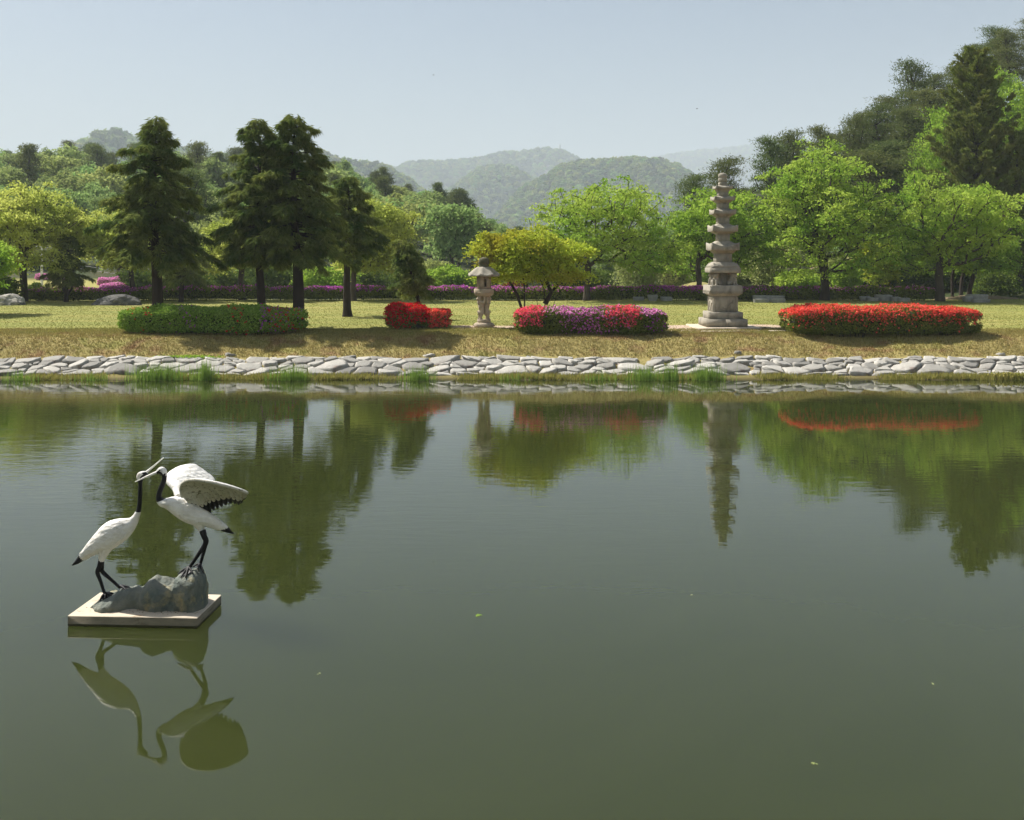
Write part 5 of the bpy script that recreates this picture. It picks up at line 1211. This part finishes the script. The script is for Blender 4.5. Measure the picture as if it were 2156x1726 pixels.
# right crane, wings spread, bill lowered across the other bird's neck
DR = 12.72
o2 = cp(1200, 1075, DR)
crane2 = link('crane_statue', None, None, o2, None, None, 'white crane statue with raised spread wings standing on the rock pillar', 'statue', 'crane statues')
prs = [(876, 240, 880, 266, DR, .8), (890, 222, 892, 268, DR, .72), (918, 206, 905, 268, DR, .75), (950, 216, 912, 270, DR, .85), (968, 248, 924, 282, DR, .95), (966, 300, 926, 298, DR, 1), (958, 345, 914, 340, DR, 1), (940, 393, 894, 388, DR, 1), (922, 440, 879, 440, DR, 1.05), (930, 468, 876, 478, DR, 1.1), (958, 476, 882, 506, DR, 1.05), (1015, 462, 912, 540, DR, 1), (1078, 466, 968, 566, DR, .95), (1150, 500, 1038, 622, DR, .9), (1225, 540, 1108, 668, DR, .86), (1300, 580, 1195, 702, DR, .84), (1368, 622, 1285, 712, DR, .8), (1425, 662, 1362, 735, DR, .7), (1468, 695, 1428, 752, DR, .6), (1505, 735, 1480, 768, DR, .55), (1538, 772, 1530, 780, DR, .5)]
def mf2(a, c):
    if a < 2.0: return 0 if c > .1 else 1
    if a < 4.0: return 0 if c > -.25 else 1
    if a < 4.6: return 0 if c > .55 else 1
    if a < 10.0: return 1
    return 1 if a > 18.2 + .4 * c else 0
link('body', loft_body('body', prs, o2, mf2, [PWH, PBK]), crane2)
link('bill', leg_tube([(884, 252, DR), (800, 288, DR - .03), (695, 335, DR - .06)], [.017, .013, .004], o2).mesh('bill', PWH, True), crane2)
mb = MB(); e = cp(905, 236, DR - .04) - o2; mb.rings([r_ + e for r_ in lathe([(.001, -.009), (.007, -.005), (.009, 0), (.007, .005), (.001, .009)], 10)]); link('eye', mb.mesh('eye', PBK, True), crane2)
mb = leg_tube([(1215, 630, DR), (1240, 690, DR), (1256, 728, DR), (1266, 762, DR)], [.10, .066, .044, .034], o2); link('thigh', mb.mesh('thigh', PWH, True), crane2)
mb = leg_tube([(1266, 748, DR - .02), (1285, 800, DR - .03), (1300, 852, DR - .04), (1240, 945, DR - .05), (1152, 1078, DR - .06)], [.036, .034, .031, .022, .019], o2)
toes(mb, (1152, 1076, DR - .06), [(1060, 1122, DR - .10), (1085, 1152, DR - .17), (1125, 1150, DR - .2), (1185, 1110, DR - .16)], o2); link('leg', mb.mesh('leg', PBK, True), crane2)
mb = leg_tube([(1275, 748, DR + .05), (1290, 810, DR + .06), (1296, 860, DR + .06), (1276, 950, DR + .04), (1248, 1050, DR + .02)], [.034, .03, .027, .02, .017], o2)
toes(mb, (1248, 1048, DR + .02), [(1188, 1060, DR + .02), (1230, 1075, DR - .12), (1278, 1112, DR - .10)], o2); link('leg', mb.mesh('leg', PBK, True), crane2)
def wing(name, LE, TE, origin, mats, nsc, bulge, edge=.80, nu=120, nv=16, thick=.022, sc=.085, black=True):
    """a curved wing shell between leading and trailing edge; the trailing edge ends in rounded feather tips"""
    Lc, Tc = catmull([cp(*p) for p in LE], 12), catmull([cp(*p) for p in TE], 12)
    def res(c): t = np.linspace(0, len(c) - 1, nu); return np.stack([np.interp(t, np.arange(len(c)), c[:, q]) for q in range(3)], -1)
    Lc, Tc = res(Lc), res(Tc); S = np.zeros((nu, nv, 3))
    for i in range(nu):
        u = i / (nu - 1); tip = abs(math.sin(u * math.pi * nsc)) ** .6
        for j in range(nv):
            v = j / (nv - 1); vv = v * (1 - sc + sc * tip) if True else v
            p = Lc[i] * (1 - vv) + Tc[i] * vv
            p = p + np.array([0, -.6, -.8]) * .010 * abs(math.sin(u * math.pi * nsc)) * sm(np.array((v - .25) / .4))
            S[i, j] = p + np.array(bulge) * math.sin(math.pi * vv ** .7) * math.sin(math.pi * min(1, .15 + u * .85)) ** .5
    du = np.gradient(S, axis=0); dv = np.gradient(S, axis=1); N_ = unit(np.cross(du, dv))
    prof = np.sin(np.pi * np.clip(np.linspace(.06, .97, nv), 0, 1)) ** .4
    tk = thick * (1.25 - .9 * np.linspace(0, 1, nv))[None, :, None] * prof[None, :, None]
    S0, S1 = S - N_ * tk, S + N_ * tk; mb = MB(); a = np.arange(nu - 1)[:, None] * nv; b = np.arange(nv - 1)[None, :]
    P = np.stack([a + b, a + b + 1, a + nv + b + 1, a + nv + b], -1)
    bl = np.broadcast_to((np.arange(nv - 1)[None, :] / (nv - 1)) > edge, (nu - 1, nv - 1)) & (np.arange(nu - 1)[:, None] > nu * .10) if black else np.zeros((nu - 1, nv - 1), bool)
    for Sx, m0, flip in ((S0, 0, False), (S1, 1, True)):
        PP = P[..., ::-1] if flip else P
        VV = Sx.reshape(-1, 3) - origin; base = mb.n; mb.v.append(VV); mb.n += len(VV)
        for msk, mi_ in ((~bl, m0), (bl, 2)):
            if msk.any(): mb.p.setdefault(4, []).append(PP[msk] + base); mb.mi.setdefault(4, []).append(np.full(int(msk.sum()), mi_))
    n0 = 0; tot = nu * nv
    rim = [i * nv for i in range(nu)] + [(nu - 1) * nv + j for j in range(1, nv)] + [i * nv + nv - 1 for i in range(nu - 2, -1, -1)] + [j for j in range(nv - 2, 0, -1)]
    q = [(rim[z], rim[(z + 1) % len(rim)], rim[(z + 1) % len(rim)] + tot, rim[z] + tot) for z in range(len(rim))]
    mb.p[4].append(np.array(q)); mb.mi[4].append(np.array([0] * len(q)))
    return mb.mesh(name, mats, True)
LE = [(1095, 470, 12.66), (1078, 400, 12.60), (1095, 345, 12.52), (1170, 318, 12.44), (1300, 330, 12.38), (1450, 366, 12.36), (1580, 402, 12.40), (1652, 432, 12.46)]
TE = [(1150, 520, 12.70), (1215, 565, 12.74), (1305, 612, 12.84), (1370, 572, 12.92), (1440, 540, 12.94), (1520, 512, 12.90), (1590, 522, 12.80), (1645, 462, 12.62)]
link('near_wing', wing('near_wing', LE, TE, o2, [PDT, PWH, PBK], 15, (0, .02, .05), .78, sc=.11), crane2, label='near wing showing its stained underside and black feather tips')
LE = [(1048, 470, 12.80), (1020, 405, 12.92), (972, 352, 13.02), (958, 315, 13.10), (985, 262, 13.20), (1050, 222, 13.28), (1120, 203, 13.32), (1195, 197, 13.34)]
TE = [(1120, 480, 12.82), (1160, 450, 12.92), (1220, 410, 13.02), (1290, 360, 13.10), (1350, 335, 13.18), (1378, 312, 13.26), (1340, 270, 13.32), (1255, 220, 13.35)]
link('far_wing', wing('far_wing', LE, TE, o2, [PWH, PDT, PBK], 12, (0, -.03, .06), .93, black=False), crane2)

# ------------------------------------------------------------------ poles, wires, birds, floating bits
def pole(px, d, ytop, r_, label):
    x = (px - CX) / F * d; g = gz(x, d); mb = MB(); H = cz(ytop, d) - g
    mb.tube([(0, 0, -.1), (0, 0, H)], [r_, r_ * .75], 8); r = root('utility_pole', (x, d, g), label, 'pole', 'utility poles')
    link('shaft', mb.mesh('shaft', M['white'], True), r)
    mb = MB(); mb.box((0, 0, H - .35), (.55, .05, .05)); link('crossarm', mb.mesh('crossarm', M['cable']), r)
pole(88, 101, 512, .13, 'tall thin white pole behind the forked tree at left'); pole(567, 101, 585, .14, 'short white pole seen between the tall conifers')
for i, (x0, y0, x1, y1) in enumerate([(88, 545, 567, 590), (88, 552, 567, 598), (567, 592, 900, 596)]):
    a, b = at(x0, y0, 101), at(x1, y1, 101); pts = [np.array(a.lerp(b, t)) - np.array([0, 0, .5 * math.sin(math.pi * t)]) - np.array(a) for t in np.linspace(0, 1, 14)]
    mb = MB(); mb.tube(pts, .018, 4); link('overhead_wire', mb.mesh('overhead_wire', M['cable']), None, a, None, None, ['upper thin wire sagging between the two poles', 'lower thin wire sagging between the two poles', 'thin wire running right from the short pole'][i], 'wire', 'overhead wires')
def bird(px, py, d, sc, tilt, label):
    p = at(px, py, d); mb = MB()
    mb.rings([r_[:, [2, 0, 1]] for r_ in lathe([(.01, -.24), (.035, -.16), (.06, -.02), (.05, .1), (.028, .17), (.008, .23)], 8)])
    r = root('flying_bird', p, label, 'bird', 'birds in the sky', tilt); r.scale = (sc, sc, sc)
    link('body', mb.mesh('body', PBK, True), r)
    for s_ in (-1, 1):
        mb = MB(); mb.add([(.08, 0, .02), (.11, .16 * s_, .10), (.02, .42 * s_, .06), (-.05, .18 * s_, .085), (-.09, 0, .015), (.08, 0, .0), (.11, .16 * s_, .08), (.02, .42 * s_, .055), (-.05, .18 * s_, .065), (-.09, 0, -.005)], [(0, 1, 3, 4), (9, 8, 6, 5), (0, 5, 6, 1), (4, 3, 8, 9)]); mb.add([(.11, .16 * s_, .10), (.02, .42 * s_, .06), (-.05, .18 * s_, .085)], [(0, 1, 2)])
        link('wing', mb.mesh('wing', PBK), r)
bird(912, 158, 70, .28, .6, 'tiny dark bird high in the sky left of centre'); bird(1467, 229, 70, .32, 2.2, 'tiny dark bird in the sky above the pagoda')
scraps = [(1007, 1295, .06, 'in the middle of the pond'), (1455, 1253, .02, 'right of the middle of the pond'), (672, 1418, .02, 'right of the crane reflections'), (1963, 1440, .02, 'at the right of the pond'), (1715, 1608, .025, 'near the bottom right')]
for i, (px, py, s_, lab) in enumerate(scraps):
    d = F * CAMZ / (py - HY); p = at(px, py, d); rg = R(900 + i)
    mb = MB(); V, P = rhombs(rg.normal(0, s_ * .4, (3, 3)) * np.array([1, 1, 0]) + np.array([0, 0, .006]), rg.normal(0, 1, (3, 3)) * np.array([1, 1, .1]), np.array([[0, 0, 1.0]] * 3), s_ * 1.4, s_ * .6); mb.add(V, P)
    link('floating_leaf', mb.mesh('floating_leaf', M['willow'] if i else M['reed']), None, (p.x, p.y, 0), None, None, 'small leaf scrap floating on the water ' + lab, 'leaf', 'leaf scraps on the pond')

# ------------------------------------------------------------------ far wooded hills
def blob_crown(seed, n, mat):
    rng = R(seed); mb = MB()
    d_ = unit(rng.normal(0, 1, (n, 3))); d_[:, 2] = np.abs(d_[:, 2]) * 1.1 - .25
    p = d_ * rng.uniform(.75, 1.05, (n, 1)) * np.array([.5, .5, .62]) + np.array([0, 0, .45])
    V, P = rhombs(p, rng.normal(0, 1, (n, 3)), d_ + rng.normal(0, .35, (n, 3)), rng.uniform(.22, .42, n), rng.uniform(.2, .34, n)); mb.add(V, P)
    return mb.mesh('far_crown', mat)
M['farleaf'] = leaf_mat('far_wood_leaf', (.16, .25, .06), (.26, .33, .09), .35, .3)
M['farpine'] = leaf_mat('far_pine_leaf', (.09, .13, .05), (.13, .17, .07), .25, .25)
far_meshes = [blob_crown(701, 110, M['farleaf']), blob_crown(702, 110, M['farleaf']), blob_crown(703, 100, M['farpine'])]
helper_col = bpy.data.collections.new('far_crown_shapes')          # instanced by the woods below, never drawn itself
for i, m_ in enumerate(far_meshes):
    helper_col.objects.link(bpy.data.objects.new('far_crown', m_))
def wood_nodes():
    ng = bpy.data.node_groups.new('scatter_crowns', 'GeometryNodeTree')
    ng.interface.new_socket('Geometry', in_out='INPUT', socket_type='NodeSocketGeometry'); ng.interface.new_socket('Geometry', in_out='OUTPUT', socket_type='NodeSocketGeometry')
    gi, go = ng.nodes.new('NodeGroupInput'), ng.nodes.new('NodeGroupOutput')
    ci = ng.nodes.new('GeometryNodeCollectionInfo'); ci.inputs['Collection'].default_value = helper_col; ci.inputs['Separate Children'].default_value = True; ci.inputs['Reset Children'].default_value = True
    ip = ng.nodes.new('GeometryNodeInstanceOnPoints'); ip.inputs['Pick Instance'].default_value = True
    na = ng.nodes.new('GeometryNodeInputNamedAttribute'); na.data_type = 'FLOAT'; na.inputs['Name'].default_value = 'size'
    rr = ng.nodes.new('FunctionNodeRandomValue'); rr.data_type = 'FLOAT_VECTOR'; rr.inputs[0].default_value = (0, 0, 0); rr.inputs[1].default_value = (.15, .15, 6.28)
    ng.links.new(gi.outputs[0], ip.inputs['Points']); ng.links.new(ci.outputs[0], ip.inputs['Instance']); ng.links.new(na.outputs[0], ip.inputs['Scale']); ng.links.new(rr.outputs[0], ip.inputs['Rotation'])
    ng.links.new(ip.outputs[0], go.inputs[0]); return ng
WOODS = wood_nodes()
def far_hill(name, sil, dc, depth, tree, spacing, seed, label):
    px = np.array([p[0] for p in sil], float); hz_ = np.array([cz(p[1], dc) - tree * .8 for p in sil]); X = (px - CX) / F * dc
    def fn(x, d):
        ridge = np.interp(x, X, hz_, left=0, right=0); v = (d - dc) / depth
        spur = .10 * np.sin(x / depth * 9 + seed) * np.sin((v + .2) * 5) + .06 * np.sin(x / depth * 21 + seed * 2 + v * 6)
        f = np.where(v < 0, sm((v + 1)) ** .9, 1 - .6 * sm(v))
        return 1.0 + ridge * np.clip(f + spur * sm(-v * 3) * sm((v + 1) * 2), 0, 1.02) - 3 * (f <= .001)
    xs_ = np.linspace(X[0], X[-1], 90); ds_ = np.linspace(dc - depth, dc + depth * .6, 46)
    link(name, grid_mesh(name, xs_, ds_, fn, [M['hill']]), kind='structure', label=label)
    rng = R(seed); n = int((X[-1] - X[0]) * depth * 1.12 / spacing ** 2)
    x = rng.uniform(X[0], X[-1], n); d = rng.uniform(dc - depth * .95, dc + depth * .15, n); z = fn(x, d)
    keep = z > 1.5; x, d, z = x[keep], d[keep], z[keep]; s_ = tree * rng.uniform(.65, 1.3, len(x))
    me = bpy.data.meshes.new('far_wood'); me.vertices.add(len(x)); me.vertices.foreach_set('co', np.stack([x, d, z - tree * .1], -1).astype(np.float32).ravel())
    at_ = me.attributes.new('size', 'FLOAT', 'POINT'); at_.data.foreach_set('value', s_.astype(np.float32)); me.update()
    o = link('far_forest', me, kind='stuff', label='hazy forest covering the ' + label, cat='forest'); md = o.modifiers.new('crowns', 'NODES'); md.node_group = WOODS
    return fn
far_hill('hill_ridge', [(60, 440), (130, 370), (200, 312), (245, 290), (275, 281), (330, 312), (420, 322), (470, 332), (600, 330), (680, 327), (740, 345), (800, 353), (832, 366), (900, 410), (990, 470)], 1400, 400, 15.0, 9.6, 5, 'low ridge behind the left hillside')
far_hill('hill_knoll', [(1010, 500), (1100, 395), (1150, 374), (1180, 352), (1220, 341), (1280, 339), (1340, 334), (1395, 338), (1430, 352), (1452, 376), (1520, 410), (1720, 440)], 1500, 350, 9.5, 6.2, 6, 'rounded wooded hill above the umbrella-shaped tree')
far_hill('hill_spur', [(790, 500), (900, 425), (960, 392), (1010, 354), (1050, 348), (1080, 353), (1110, 372), (1170, 420), (1300, 480)], 2000, 380, 10.5, 7.6, 7, 'wooded spur above the stone lantern')
mainfn = far_hill('hill_summit', [(560, 440), (720, 390), (820, 360), (860, 343), (900, 340), (960, 338), (1010, 334), (1060, 325), (1100, 320), (1150, 312), (1180, 318), (1210, 333), (1250, 350), (1320, 380), (1500, 440)], 2800, 620, 13.0, 10.4, 8, 'highest central hill with the white mast')
far_hill('hill_distant', [(1180, 440), (1280, 370), (1370, 333), (1460, 318), (1520, 313), (1600, 305), (1750, 300), (1950, 320), (2300, 345)], 4500, 900, 16.0, 15.3, 9, 'farthest pale blue hill at right')
# white mast and pale graves on the highest hill
MD = 2750.0; x = (1178 - CX) / F * MD; zb = float(mainfn(np.array(x), np.array(MD))); mb = MB(); Ht = max(24, cz(316, MD) - zb)
mb.tube([(0, 0, -2), (0, 0, Ht)], [2.6, 2.2], 8); mb.box((0, 0, 2), (4.2, 4.2, 3)); link('white_mast', mb.mesh('white_mast', M['white']), None, (x, MD, zb), None, None, 'tiny white mast on top of the highest far hill', 'mast')
rng = R(999); mb = MB()
for q in range(60):
    d = rng.uniform(2500, 2640); px_ = rng.uniform(1118, 1168) + (d - 2500) * .22; x = (px_ - CX) / F * d; z = float(mainfn(np.array(x), np.array(d))) + 10; mb.box((x, d, z - 4), (rng.uniform(1.4, 3), 1.0, rng.uniform(.6, 1.4) + 4))
link('hillside_graves', mb.mesh('hillside_graves', M['stone']), kind='stuff', label='scattered pale graves on the slope of the highest hill', cat='graves')

# ------------------------------------------------------------------ haze: one closed box of even thin air round everything below the sky
m, nt, N, L_ = new_mat('haze_air')
pv = nd(nt, 'ShaderNodeVolumePrincipled'); pv.inputs['Color'].default_value = (.72, .80, .87, 1); pv.inputs['Density'].default_value = .00036; pv.inputs['Anisotropy'].default_value = .0
o = nd(nt, 'ShaderNodeOutputMaterial'); L_.new(pv.outputs[0], o.inputs['Volume'])
mb = MB(); z0, z1 = -2.2, 470.0
mb.box((0, 0, 0), (6500, 7500, (z1 - z0) / 2))
link('haze', mb.mesh('haze', m), None, (0, 2500, (z0 + z1) / 2), None, 'stuff', 'pale spring haze hanging over the valley')
